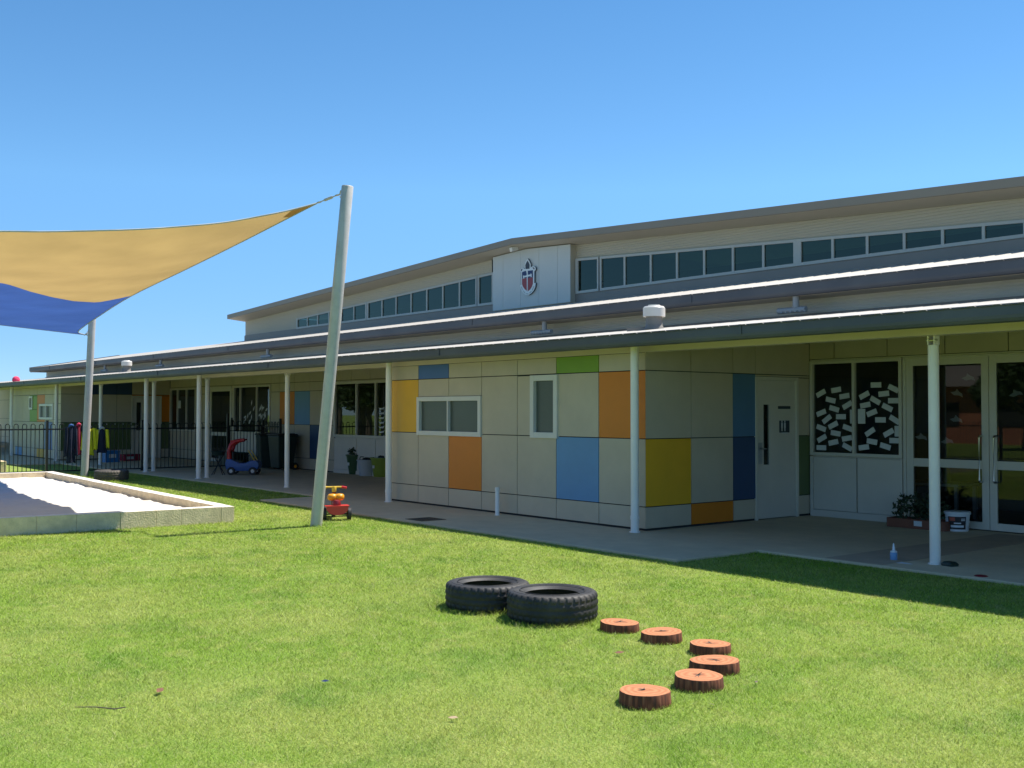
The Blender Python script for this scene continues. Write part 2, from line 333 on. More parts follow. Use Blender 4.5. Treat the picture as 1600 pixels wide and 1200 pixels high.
b = MB(); b.add(np.stack([X, Y, Z], -1).reshape(-1, 3).tolist(), [(j*NX+i, j*NX+i+1, (j+1)*NX+i+1, (j+1)*NX+i) for j in range(NY-1) for i in range(NX-1)])
tag(b.build('sand', 'sand', pit, smooth=60), kind='stuff')

# second block edged bed, beyond the fence at the left edge
p = gr(10, 737, ZG)
b = MB(); b.box(-4, 0, -.2, 0, -.02, .28); b.box(-4, -3.8, -2, -.2, -.02, .28); b.box(-.2, 0, -2, -.2, -.02, .28)
tag(b.build('garden_edging', 'limestone', bevel=.01, loc=p), 'low pale block edging of a bed beyond the black fence', 'garden edging').rotation_euler = (0, 0, R_(-3))

# ------------------------------------------------------------------ grass blades
def inpoly(px, py, poly):
    ins = np.zeros(px.shape, bool); j = len(poly)-1
    for i in range(len(poly)):
        (xi, yi), (xj, yj) = poly[i], poly[j]
        ins ^= ((yi > py) != (yj > py)) & (px < (xj-xi)*(py-yi)/(yj-yi+1e-12)+xi); j = i
    return ins
N = 1800000
q = rng.random(N); r0, r1, ex = 3.0, 31., .55
r = (r0**ex+q*(r1**ex-r0**ex))**(1/ex); th = rng.uniform(YAW-R_(34), YAW+R_(33), N)
wide = rng.random(N) < .28; th = np.where(wide, rng.uniform(YAW-R_(75), YAW+R_(85), N), th)
px, py = -np.sin(th)*r, np.cos(th)*r
e1 = np.array([math.cos(TH), math.sin(TH)]); e2 = np.array([-math.sin(TH), math.cos(TH)])
lu = (px-SP.x)*e1[0]+(py-SP.y)*e1[1]; lv = (px-SP.x)*e2[0]+(py-SP.y)*e2[1]
ok = ~inpoly(px, py, [(x, y-.015) if y < 20 else (x, y) for x, y in SLAB]) & ~((lu > -.01) & (lu < L1) & (lv > -.01) & (lv < L2))
px, py, r = px[ok], py[ok], r[ok]; n = len(px)
cl = np.sin(px*2.1+1.3*np.sin(py*1.7))*np.sin(py*2.6+1.1*np.sin(px*1.9)) + .6*np.sin(px*6.3+py*2.2)*np.sin(py*5.1-px*3.)
h = (.010+.016*rng.random(n))*(1+.18*cl)*np.clip(.9+r/60, 1, 1.5); TUFT = [(-6.49, 5.59, .36), (-7.27, 5.47, .355), (-13.79, 7.454, .09), (-25.6, 8.6, .39), (-27.67, 8.5, .09)]
for cx, cy, rr_ in TUFT: h *= 1+1.0*np.exp(-((np.hypot(px-cx, py-cy)-rr_-.03)/.06)**2)
edge = np.exp(-(np.minimum(np.abs(lu[ok]), np.abs(lv[ok]))/.05)**2)*((lu[ok] > -.2) & (lu[ok] < L1+.2) & (lv[ok] > -.2) & (lv[ok] < L2+.2)); h *= 1+.8*edge
w = .00135*np.clip(r/4.5, 1, 5)*(.7+.6*rng.random(n))
a = rng.uniform(0, 2*PI, n); la = rng.uniform(0, 2*PI, n); ln = h*rng.uniform(.3, 2.2, n)
V = np.empty((n, 3, 3), np.float32)
V[:, 0] = np.stack([px-np.cos(a)*w, py-np.sin(a)*w, np.full(n, ZG-.004)], 1); V[:, 1] = np.stack([px+np.cos(a)*w, py+np.sin(a)*w, np.full(n, ZG-.004)], 1)
V[:, 2] = np.stack([px+np.cos(la)*ln, py+np.sin(la)*ln, ZG+h], 1)
me = bpy.data.meshes.new('grass'); me.vertices.add(3*n); me.vertices.foreach_set('co', V.ravel())
me.loops.add(3*n); me.loops.foreach_set('vertex_index', np.arange(3*n, dtype=np.int32))
me.polygons.add(n); me.polygons.foreach_set('loop_start', np.arange(0, 3*n, 3, dtype=np.int32))
me.materials.append(M['blade']); me.update(); me.validate()
o = bpy.data.objects.new('grass', me); COL.objects.link(o); tag(o, kind='stuff')
# ================================================================== SCHOOL BUILDING
ROOT = Vector((-27, 14.1, 0))
school = thing('school_building', 'long low school building with coloured wall panels, verandah and clerestory hall', 'school building', ROOT)
def part(b, name, mats, parent=None, **kw):
    o = b.build(name, mats, parent or school, **kw)
    if parent is None: o.location = -ROOT
    return o
X0, X1 = -60., 2.
class Fr:      # wall frame: s runs along the wall, d is outward, z up
    def __init__(s, o, sd, nd): s.o = Vector(o); s.s = Vector(sd); s.n = Vector(nd)
    def p(s, a, d, z): return s.o+s.s*a+s.n*d+Vector((0, 0, z))
    def box(s, b, a0, a1, d0, d1, z0, z1, mi=0):
        return b.obox(s.p((a0+a1)/2, (d0+d1)/2, (z0+z1)/2), s.s*((a1-a0)/2), s.n*((d1-d0)/2), Vector((0, 0, (z1-z0)/2)), mi)
def subtract(r, h):
    a0, a1, z0, z1 = r; b0, b1, y0, y1 = h
    if b0 >= a1 or b1 <= a0 or y0 >= z1 or y1 <= z0: return [r]
    o = []
    if y0 > z0: o.append((a0, a1, z0, y0))
    if y1 < z1: o.append((a0, a1, y1, z1))
    m0, m1 = max(z0, y0), min(z1, y1)
    if b0 > a0: o.append((a0, b0, m0, m1))
    if b1 < a1: o.append((b1, a1, m0, m1))
    return o
def clad(F, cols, rows, colour, holes=(), base='beige_panel', g=.0065, pl={}):
    """dark backing with real openings, panels fixed in front of it with open joints; every coloured panel is a part"""
    b = MB(); c = []
    back = [(cols[0]+.03, cols[-1]-.03, rows[0]-.05, rows[-1])]
    for h in holes: back = [q for r in back for q in subtract(r, h)]
    for r in back: F.box(b, r[0], r[1], -.10, -.02, r[2], r[3], 1)
    for i in range(len(cols)-1):
        for j in range(len(rows)-1):
            rs = [(cols[i], cols[i+1], rows[j], rows[j+1])]
            for h in holes:
                if min(cols[i+1], h[1])-max(cols[i], h[0]) < .06 or min(rows[j+1], h[3])-max(rows[j], h[2]) < .06: continue
                rs = [q for r in rs for q in subtract(r, h)]
            rs = [r for r in rs if r[1]-r[0] > .03 and r[3]-r[2] > .03]
            k = colour.get((i, j))
            if k is None:
                for r in rs: F.box(b, r[0]+g, r[1]-g, -.018, 0, r[2]+g, r[3]-g)
            else:
                p = MB()
                for r in rs: F.box(p, r[0]+g, r[1]-g, -.018, 0, r[2]+g, r[3]-g)
                if p.v: c.append((p, k))
    w = part(b, 'wall', [base, 'joint_dark'])
    for p, k in c:
        o = part(p, 'cladding_panel', k); o['label'] = k.replace('_panel', '').replace('_', ' ')+' cladding panel'
    return w
def window(F, a0, a1, z0, z1, mull=(), trans=(), fwid=.05, fm='white_frame', gm='glass', d0=-.06, d1=.025, name='window', mw=None, parent=None):
    b = MB(); mw = mw or fwid*.7
    F.box(b, a0, a0+fwid, d0, d1, z0, z1); F.box(b, a1-fwid, a1, d0, d1, z0, z1)
    F.box(b, a0+fwid, a1-fwid, d0, d1-.002, z0, z0+fwid); F.box(b, a0+fwid, a1-fwid, d0, d1-.002, z1-fwid, z1)
    for mm in mull: F.box(b, mm-mw/2, mm+mw/2, d0+.002, d1-.004, z0+fwid, z1-fwid)
    es = [a0+fwid]+[q for mm in mull for q in (mm-mw/2, mm+mw/2)]+[a1-fwid]
    for tt in trans:
        for i in range(0, len(es), 2): F.box(b, es[i], es[i+1], d0+.003, d1-.006, tt-mw/2, tt+mw/2)
    o = part(b, name, fm, parent=parent, bevel=.003)
    g = MB(); zs = [z0+fwid]+[q for tt in trans for q in (tt-mw/2, tt+mw/2)]+[z1-fwid]
    for i in range(0, len(es), 2):
        for j in range(0, len(zs), 2):
            g.add([F.p(es[i], d0+.03, zs[j]), F.p(es[i+1], d0+.03, zs[j]), F.p(es[i+1], d0+.03, zs[j+1]), F.p(es[i], d0+.03, zs[j+1])], [(0, 1, 2, 3) if F.s.cross(Vector((0, 0, 1))).dot(F.n) > 0 else (3, 2, 1, 0)])
    part(g, 'pane', gm, parent=o)
    return o
ROWS = [.025, .32, 1.235, 2.16, 2.405]
# --- front block: south-facing coloured wall ------------------------------------------------
YB, YR = 10.48, 14.1
FB = Fr((-10.24, YB, 0), (-1, 0, 0), (0, -1, 0))          # s to the left
def sb(x, y=640): return -10.24-at(x, y, YB).x
cols = [0, .915, 1.83, 2.745, 3.66, 4.575, 5.49, 6.40]
w1 = (sb(752.5), sb(652.8), at(700, 681, YB).z, at(700, 619.5, YB).z); w2 = (sb(872.2), sb(830), at(850, 684.5, YB).z, at(850, 586, YB).z)
COLR = {(0, 2): 'orange_panel', (1, 3): 'green_panel', (1, 1): 'light_blue_panel', (4, 1): 'orange_panel', (5, 3): 'blue_panel', (6, 2): 'yellow_panel'}
clad(FB, cols, ROWS, COLR, [w1, w2])
window(FB, *w1, mull=[(w1[0]+w1[1])/2], fwid=.075, d1=.03, mw=.03, gm='frosted_glass')
window(FB, *w2, fwid=.085, d1=.03, gm='frosted_glass')
b = MB()
for w in (w1, w2): FB.box(b, w[0]-.01, w[1]+.01, -.25, -.16, w[2]-.3, w[3]+.3)
# side wall of the front block, facing right
FS = Fr((-10.24, YB, 0), (0, 1, 0), (1, 0, 0))
RS = [.025, .32, 1.235, 2.16, 2.66]
dr = (2.30, 3.33, .0, 2.125)
clad(FS, [0, .905, 1.80, 2.31, 3.62], RS, {(0, 1): 'yellow_panel', (1, 0): 'orange_panel', (2, 2): 'slate_blue_panel', (2, 1): 'dark_blue_panel', (3, 1): 'dark_green_panel'}, [dr])
def leaf_door(F, a0, a1, z1, name='door', glassbox=None, fm='pale_frame', lm='white_board', handle=None, slot=None):
    b = MB(); F.box(b, a0, a0+.05, -.08, .012, 0, z1); F.box(b, a1-.05, a1, -.08, .012, 0, z1); F.box(b, a0+.05, a1-.05, -.08, .010, z1-.05, z1)
    fr = part(b, 'door_frame', fm, bevel=.003)
    b = MB(); r = [(a0+.054, a1-.054, .012, z1-.054)]
    if slot: r = subtract(r[0], slot)
    for q in r: F.box(b, q[0], q[1], -.06, -.02, q[2], q[3])
    d = part(b, name, lm)
    if slot:
        g = MB(); F.box(g, slot[0], slot[1], -.045, -.04, slot[2], slot[3]); part(g, 'pane', 'glass', parent=d)
    if handle:
        h = MB(); F.box(h, handle[0], handle[1], -.02, -.014, handle[2], handle[3]); zc = (handle[2]+handle[3])/2
        h.tube([F.p((handle[0]+handle[1])/2, -.02, zc+.07), F.p((handle[0]+handle[1])/2, .03, zc+.07), F.p((handle[0]+handle[1])/2+.10, .03, zc+.07)], .009, 8)
        part(h, 'handle', 'steel', parent=d)
    return d
def sS(x, y): p = atX(x, y, -10.24); return p.y-YB, p.z
s0, zt = sS(1194.5, 632); s1, zb = sS(1204.5, 726); h0, hz1 = sS(1184.5, 692); h1, hz0 = sS(1192.5, 725)
leaf_door(FS, *dr[:2], dr[3], slot=(s0, s1, zb, zt), handle=(h0, h1, hz0, hz1))
# left side wall of the front block (turned away)
clad(Fr((-16.64, YB, 0), (0, 1, 0), (-1, 0, 0)), [0.02, .905, 1.80, 2.70, 3.62], RS, {(1, 2): 'orange_panel', (2, 1): 'blue_panel'})

# --- right recess: notice window and glazed doors --------------------------------------------
FR = Fr((-10.24, YR, 0), (1, 0, 0), (0, -1, 0))
def sr(x, y=650): return at(x, y, YR).x+10.24
wl, wr, dl, dg, dR = sr(1266.5), sr(1410), sr(1411.5), sr(1545), sr(1545)+1.34
clad(FR, [0.0, .45, 1.35, 2.25, 3.15, 4.2, 5.1, 6.0, 7.0, 9.0, 12.2], [.02, .32, 1.235, 2.16, 2.41, 2.95], {(8, 2): 'orange_panel', (7, 1): 'blue_panel'},
     [(wl, wr, .0, 2.41), (wr, dR, .0, 2.41)])
wz = .935
window(FR, wl, wr, wz, 2.385, mull=[sr(1334)], fwid=.048, mw=.042, fm='pale_frame')
b = MB(); FR.box(b, wl, wr, -.06, .02, 0, .10); FR.box(b, wl, wl+.05, -.06, .02, .10, wz-.012); FR.box(b, wr-.05, wr, -.06, .02, .10, wz-.012)
FR.box(b, wl+.055, sr(1337.5), -.05, .005, .105, wz-.03); FR.box(b, sr(1339.5), wr-.055, -.05, .005, .105, wz-.03); FR.box(b, wl, wr, -.06, -.051, .1, wz)
part(b, 'apron_panel', 'white_board', bevel=.002)
b = MB(); FR.box(b, wl, dR, -.04, .0, 2.388, 2.408); part(b, 'lintel', 'pale_frame')
def glazed_door(a0, a1, hside, name='door', F=FR, ztop=2.36, st=.10, midz=(.83, .945), bot=.15, fm='pale_frame'):
    d = window(F, a0, a1, .015, ztop, trans=[(midz[0]+midz[1])/2], fwid=st, mw=midz[1]-midz[0], fm=fm, name=name, d0=-.05, d1=.0)
    if hside is not None:
        h = MB(); z0, z1 = .66, 1.28; x = hside
        out = .075; h.tube([F.p(x, .0, z1), F.p(x, out-.02, z1), F.p(x+(-.0), out, z1-.02), F.p(x, out, z0+.02), F.p(x, out-.02, z0), F.p(x, .0, z0)], .0145, 10)
        part(h, 'handle', 'steel', parent=d)
    return d
b = MB(); FR.box(b, dl, dl+.045, -.07, .015, 0, 2.385); FR.box(b, dR-.045, dR, -.07, .015, 0, 2.385); FR.box(b, dl+.045, dR-.045, -.07, .013, 2.36, 2.385)
part(b, 'door_frame', 'pale_frame', bevel=.003)
glazed_door(dl+.048, dg-.004, dg-.10); glazed_door(dg+.004, dR-.048, dg+.10)

# --- left recess -----------------------------------------------------------------------------
FL = Fr((-36.6, YR, 0), (1, 0, 0), (0, -1, 0))
def sl_(x, y=650): return at(x, y, YR).x+36.6
A0, A1 = sl_(522), 15.6
B0, B1, D0, D1, E0, E1 = sl_(262), sl_(306), sl_(327), sl_(362), sl_(365), sl_(423)
B0 = .03
pc = [0, B0, B1, D0, D1, E0, E1, sl_(437), sl_(460), sl_(484), sl_(505), A0, A0+.9, A0+1.8, A0+2.7, A1, 17.9, 19.96]
hol = [(B0, B1, .93, 2.38), (D0, D1, 0, 2.38), (E0, E1, 0, 2.38), (A0, A1, 0, 2.38)]
clad(FL, pc, [.02, .32, 1.235, 2.16, 2.41, 2.95], {(7, 2): 'orange_panel', (8, 2): 'light_blue_panel', (9, 1): 'dark_blue_panel'}, hol)
window(FL, B0, B1, .93, 2.38, mull=[sl_(277), sl_(291)], fwid=.055, mw=.045, fm='pale_frame')
window(FL, E0, E1, .93, 2.38, mull=[sl_(375.5), sl_(401)], fwid=.055, mw=.05, fm='pale_frame')
window(FL, A0, A1, .93, 2.38, mull=[sl_(557), sl_(587), sl_(587)+.95], fwid=.07, mw=.05, fm='pale_frame')
for a, c, sp in ((E0, E1, [sl_(401)]), (A0, A1, [sl_(557.5), sl_(587)])):
    b = MB(); es = [a]+sp+[c]; FL.box(b, a, c, -.06, -.03, 0, .925)
    for i in range(len(es)-1): FL.box(b, es[i]+.012, es[i+1]-.012, -.03, .0, .1, .9)
    FL.box(b, a, c, -.03, .012, 0, .095); part(b, 'apron_panel', 'white_board')
b = MB(); FL.box(b, D0, D0+.05, -.07, .015, 0, 2.38); FL.box(b, D1-.05, D1, -.07, .015, 0, 2.38); FL.box(b, D0+.05, D1-.05, -.07, .013, 2.33, 2.38); part(b, 'door_frame', 'pale_frame')
glazed_door(D0+.053, D1-.053, D1-.16, F=FL, ztop=2.328)

# --- second coloured block further along, and the recess beyond it ------------------------------
XK = -36.6
FK = Fr((XK, YB, 0), (-1, 0, 0), (0, -1, 0))
def sk(x, y=640): return XK-at(x, y, YB).x
v1 = (sk(83.5), sk(62), at(73, 655.5, YB).z, at(73, 631, YB).z); v2 = (sk(51), sk(46), at(48, 640, YB).z, at(48, 619, YB).z)
clad(FK, [0, .915, 1.83, 2.745, 3.66, 4.575, 5.49, 6.40], ROWS, {(1, 1): 'blue_panel', (2, 2): 'orange_panel', (3, 2): 'green_panel', (2, 0): 'yellow_panel', (5, 0): 'light_blue_panel'}, [v1, v2])
window(FK, *v1, mull=[(v1[0]+v1[1])/2], fwid=.075, d1=.03, mw=.03, gm='frosted_glass'); window(FK, *v2, fwid=.07, d1=.03, gm='frosted_glass')
FKS = Fr((XK, YB, 0), (0, 1, 0), (1, 0, 0))
dk = (2.30, 3.33, 0, 2.125)
clad(FKS, [0, .905, 1.80, 2.31, 3.62], RS, {(0, 1): 'dark_green_panel', (1, 1): 'dark_green_panel', (2, 3): 'dark_blue_panel', (1, 3): 'dark_blue_panel', (2, 1): 'dark_green_panel', (3, 2): 'orange_panel', (3, 1): 'dark_green_panel'}, [dk])
leaf_door(FKS, *dk[:2], dk[3], slot=(dk[0]+.17, dk[0]+.33, .95, 1.9), handle=(dk[0]+.07, dk[0]+.14, .9, 1.2))
clad(Fr((X0, YR, 0), (1, 0, 0), (0, -1, 0)), [0, 2, 4, 6, 8, 10, 12, 14, 17.0], [.02, .32, 1.235, 2.16, 2.95], {(4, 2): 'blue_panel'})

# --- verandah: posts, beam, roof, gutter ---------------------------------------------------------
RB = lambda Y: 2.60+.1165*(Y-9.85)            # underside line of the verandah roof
def ribbed(xa, xb, y0, z0, y1, z1, pitch=.25, rh=.011, under=.0):
    b = MB(); prof = []; x = xa
    while x < xb:
        prof += [(x, 0), (x+pitch*.62, 0), (x+pitch*.70, rh), (x+pitch*.92, rh)]; x += pitch
    prof.append((x, 0)); n = len(prof)
    V = [(px, y0, z0+pz) for px, pz in prof]+[(px, y1, z1+pz) for px, pz in prof]
    return b.add(V, [(i, i+1, n+i+1, n+i) for i in range(n-1)])
b = ribbed(X0, X1, 9.83, RB(9.83), 14.12, RB(14.12)); vr = part(b, 'verandah_roof', 'roof_sheet')
def gutter(y, zt, zb, xa, xb, name='gutter'):
    pr = [(y+.13, zt), (y+.13, zb+.01), (y+.06, zb), (y+.025, zb+.012), (y+.006, zb+.04), (y, zb+.07), (y, zt-.02), (y-.008, zt-.015), (y-.008, zt), (y+.006, zt), (y+.008, zb+.07), (y+.122, zb+.05), (y+.122, zt)]
    b = MB(); n = len(pr); b.add([(xa, p, q) for p, q in pr]+[(xb, p, q) for p, q in pr], [(i, (i+1) % n, n+(i+1) % n, n+i) for i in range(n)]+[tuple(range(n))[::-1], tuple(range(n, 2*n))])
    x = xa+3.1
    while x < xb: b.box(x-.018, x+.018, y-.012, y-.0005, zb+.06, zt+.001); x += 6.1
    return part(b, name, 'gutter_grey')
gutter(9.85, 2.612, 2.437, X0, X1)
b = MB(); b.box(X0, X1, 10.462, 10.475, 2.405, 2.655); b.box(X0, X1, 10.475, 10.62, 2.405, 2.417); b.box(X0, X1, 10.475, 10.62, 2.643, 2.655); part(b, 'verandah_beam', 'cream_beam')
b = MB(); x = X0+.7
while x < X1:
    b = MB(); b.obox((x, 10.20, RB(10.2)-.04), (.025, 0, 0), Vector((0, .255, .255*.1165)), (0, 0, .035)); b.obox((x, 12.38, RB(12.38)-.06), (.025, 0, 0), Vector((0, 1.74, 1.74*.1165)), (0, 0, .05)); part(b, 'rafter', 'cream_beam'); x += 1.83
def post(xp, Y, top, r=.056, bracket=False):
    X = at(xp, 640, Y).x
    b = MB(); b.lathe([(0, .0), (r+.018, 0), (r+.018, .012), (r, .014), (r, top-.001), (0, top)], 20, c=(X, Y, 0))
    if bracket:
        b.box(X-.012-.03, X-.030, Y-.05, Y+.05, top, 2.46); b.box(X+.030, X+.042, Y-.05, Y+.05, top, 2.46)
    o = part(b, 'verandah_post', 'post_white', smooth=40)
    if bracket:
        q = MB(); q.tube([(X-.06, Y-.03, top+.05), (X+.06, Y-.03, top+.05)], .012, 8); part(q, 'bolt', 'steel', parent=o)
    else:
        q = MB(); q.lathe([(r+.006, 0), (r+.006, .05)], 20, c=(X, Y, .17)); part(q, 'collar', 'post_white', parent=o)
for x in (18, 88, 228.5, 311, 607.5, 991.7): post(x, 10.27, 2.52)
for x in (157.5, 240.5, 324, 449): post(x, 10.56, 2.36, .052, True)
post(1459.2, 10.62, 2.31, .056, True)
for xw in (-1.2, -4.6+8): pass
# underside fittings
for x, y, Y in ((1434, 530, 11.6), (400, 583, 11.6), (434, 583, 11.6), (561, 577, 11.8)):
    X = at(x, y, Y).x; zc = RB(Y)-.11
    q = MB(); q.lathe([(0, -.075), (.05, -.07), (.09, -.045), (.11, 0), (.12, .0), (.12, .03), (0, .03)], 20, c=(X, Y, zc)); part(q, 'light_fitting', 'light_dome', smooth=50)

# --- upper wall, its eaves and roof ---------------------------------------------------------------
def corrug(F, a0, a1, z0, z1, pitch=.076, amp=.009, topf=None, n=1, name='wall', m='clad_grey', parent=None):
    """horizontal corrugated cladding; topf(a) trims the top edge to a raking line"""
    b = MB(); k = int((z1-z0)/pitch*4)+1; zs = [z0+i*pitch/4 for i in range(k)]
    as_ = [a0+(a1-a0)*i/n for i in range(n+1)]
    for i in range(n):
        for j in range(k-1):
            q = []
            for a, z in ((as_[i], zs[j]), (as_[i+1], zs[j]), (as_[i+1], zs[j+1]), (as_[i], zs[j+1])):
                zz = min(z, topf(a)) if topf else z
                q.append(F.p(a, amp*math.sin(2*PI*(zz-z0)/pitch), zz))
            if (q[3]-q[0]).length+(q[2]-q[1]).length > 1e-4: b.add(q, [(0, 1, 2, 3)])
    return part(b, name, m, smooth=80)
UX0 = -51.5
FU = Fr((UX0, 14.1, 0), (1, 0, 0), (0, -1, 0))
corrug(FU, 0, X1-UX0, 3.0, 3.37, n=1, pitch=.05, amp=.0035)
b = MB(); b.box(UX0, X1, 14.05, 14.088, 3.085, 3.128); part(b, 'flashing', 'flashing_grey')
b = MB(); b.box(UX0-.25, X1, 13.59, 14.12, 3.355, 3.375); part(b, 'soffit', 'soffit')
gutter(13.46, 3.549, 3.35, UX0-.3, X1)
UR = lambda Y: 3.535+.1745*(Y-13.46)
part(ribbed(UX0-.3, X1, 13.44, UR(13.44), 17.52, UR(17.52)), 'upper_roof', 'roof_sheet')
b = MB()      # left gable end of the upper roof: barge and end wall
b.add([(UX0-.01, 14.1, 2.9), (UX0-.01, 30, 2.9), (UX0-.01, 30, 4.2), (UX0-.01, 17.5, UR(17.5)-.03), (UX0-.01, 14.1, UR(14.1)-.03)], [(0, 4, 3, 2, 1)]); part(b, 'end_wall', 'clad_grey')
b = MB(); b.obox((UX0-.31, 15.47, UR(15.47)-.05), (.012, 0, 0), Vector((0, 2.02, 2.02*.1745)), (0, 0, .09)); part(b, 'barge_board', 'gutter_grey')
b = MB(); b.add([(UX0-.3, 17.5, UR(17.5)), (X1, 17.5, UR(17.5)), (X1, 40, UR(17.5)), (UX0-.3, 40, UR(17.5))], [(0, 1, 2, 3)]); part(b, 'rear_roof', 'roof_sheet')

# --- clerestory hall ------------------------------------------------------------------------------
YC = 17.5; RX = -21.05; CL, CR = -37.94, -4.16
def fz(x): return 5.937-(.0492*(x-RX) if x > RX else .0438*(RX-x))        # top of the fascia
def sz(x): return fz(x)-.222                                               # soffit level
FC = Fr((CL, YC, 0), (1, 0, 0), (0, -1, 0))
def wtop(a): return sz(CL+a)-.004
# raking clerestory windows: groups of panes with level sills
def grp(xa, xb, panes):
    for_edges = [at(p, 440, YC-.03).x for p in panes]
    b = MB(); g = MB(); y0, y1 = YC-.075, YC-.03; zb = 4.50
    def zt(x): return (5.235-.0510*(x+19.36)) if x > RX else (5.235-.0432*(-22.6-x))
    a, c = for_edges[0], for_edges[-1]
    b.box(a-.045, c+.045, y0, y1, zb-.06, zb)
    f = .035
    for i, (x, xx) in enumerate(zip(for_edges[:-1], for_edges[1:])):
        b.add([(x, y0, zt(x)), (xx, y0, zt(xx)), (xx, y0, zt(xx)+.055), (x, y0, zt(x)+.055), (x, y1, zt(x)), (xx, y1, zt(xx)), (xx, y1, zt(xx)+.055), (x, y1, zt(x)+.055)],
              [(0, 1, 2, 3), (7, 6, 5, 4), (4, 5, 1, 0), (3, 2, 6, 7), (0, 3, 7, 4), (1, 5, 6, 2)])
        g.add([(x, y1-.012, zb), (xx, y1-.012, zb), (xx, y1-.012, zt(xx)), (x, y1-.012, zt(x))], [(0, 1, 2, 3)])
    for i, x in enumerate(for_edges):
        w = .045 if i in (0, len(for_edges)-1) else .026
        b.box(x-w, x+w, y0-.002 if w > .03 else y0+.004, y1, zb, zt(x)+(.056 if w > .03 else 0))
    o = part(b, 'clerestory_window', 'window_grey'); part(g, 'pane', 'glass_teal', parent=o)
grp(0, 0, [903, 937]); grp(0, 0, [939.5, 977.5, 1018.5, 1059.5, 1102, 1147, 1194.5, 1245]); grp(0, 0, [1251, 1303, 1357, 1415, 1475, 1539, 1604, 1672, 1742])
grp(0, 0, [748.5, 772]); grp(0, 0, [576, 598.5, 620.5, 644, 668.5, 693.5, 719.5, 746.5]); grp(0, 0, [466, 482, 498, 515.5, 535, 554.5, 574])
b = MB(); b.add([(CL, YC-.02, 4.1), (CR, YC-.02, 4.1), (CR, YC-.02, 4.46), (CL, YC-.02, 4.46), ], [(0, 1, 2, 3)]); b.box(CL, CR, YC-.05, YC-.022, UR(17.5)+.0, 4.438); part(b, 'flashing', 'flashing_grey')
# cladding stands above and beside the window bands: raking lower edge modelled by starting at the window heads
def wbot(x):
    if x < at(466, 440, YC).x or x > at(1742, 440, YC).x: return 4.44
    return ((5.235-.0510*(x+19.36)) if x > RX else (5.235-.0432*(-22.6-x)))+.05
def rake(xa, xb, n):
    b = MB(); nz = 64
    for i in range(n):
        x, xx = xa+(xb-xa)*i/n, xa+(xb-xa)*(i+1)/n; pitch = .055; e = .0005
        z = 4.40
        while z < 5.75:
            q = []
            for a, z_ in ((x, z), (xx, z), (xx, z+pitch/3), (x, z+pitch/3)):
                am = x+e if a == x else xx-e
                zz = max(min(z_, sz(a)), wbot(am)); q.append((a, YC-.012-.0035*math.sin(2*PI*(zz-4.4)/pitch), zz))
            if q[3][2]-q[0][2] > 1e-4 or q[2][2]-q[1][2] > 1e-4: b.add(q, [(0, 1, 2, 3)])
            z += pitch/3
    return b
xl = at(466, 440, YC).x; xr = at(1742, 440, YC).x
b = rake(CL, xl, 8)
for a, c, k in ((xl, -22.75, 24), (-19.6, xr, 26), (xr, CR, 4)):
    q = rake(a, c, k); b.add(q.v, q.f)
part(b, 'clerestory_wall', 'clad_cream', smooth=80)
b = MB(); b.add([(CL, YC-.01, 3.9), (CL, YC-.01, sz(CL)), (CL, 40, sz(CL)), (CL, 40, 3.9)], [(0, 1, 2, 3)]); part(b, 'end_wall', 'clad_cream'); b = MB(); b.add([(CR, YC-.01, 3.9), (CR, YC-.01, sz(CR)), (CR, 40, sz(CR)), (CR, 40, 3.9)], [(3, 2, 1, 0)])
part(b, 'end_wall', 'clad_cream')
b = MB(); b.box(CL+.3, CR-.3, 19.5, 19.6, 4.26, 5.0); part(b, 'interior_wall', 'room_wall')
YF = 16.8; FL_, FR2 = -38.03, -4.0
b = MB(); X_ = [FL_, RX, FR2]      # fascia with a folded lower lip
def strip(b, ya, yb, f0, f1, mi=0):
    for x, xx in zip(X_[:-1], X_[1:]):
        b.add([(x, ya, f0(x)), (xx, ya, f0(xx)), (xx, yb, f1(xx)), (x, yb, f1(x))], [(0, 1, 2, 3)], mi)
strip(b, YF, YF, lambda x: fz(x)-.155, fz); strip(b, YF, YF+.09, fz, lambda x: fz(x)+.012); strip(b, YF+.03, YF, lambda x: fz(x)-.160, lambda x: fz(x)-.155)
b.add([(FL_, YF, fz(FL_)-.155), (FL_, YF, fz(FL_)), (FL_, 40, fz(FL_)), (FL_, 40, fz(FL_)-.155)], [(0, 1, 2, 3)]); b.add([(FR2, YF, fz(FR2)-.155), (FR2, 40, fz(FR2)-.155), (FR2, 40, fz(FR2)), (FR2, YF, fz(FR2))], [(0, 1, 2, 3)])
part(b, 'fascia', 'fascia_grey')
b = MB(); strip(b, YF+.028, YC+.05, lambda x: fz(x)-.156, lambda x: sz(x)-.004); part(b, 'soffit', 'soffit')
b = MB()
for x, xx in zip(X_[:-1], X_[1:]): b.add([(x, YF+.088, fz(x)+.012), (xx, YF+.088, fz(xx)+.012), (xx, 40, fz(xx)+.012), (x, 40, fz(x)+.012)], [(0, 1, 2, 3)])
part(b, 'hall_roof', 'roof_sheet')
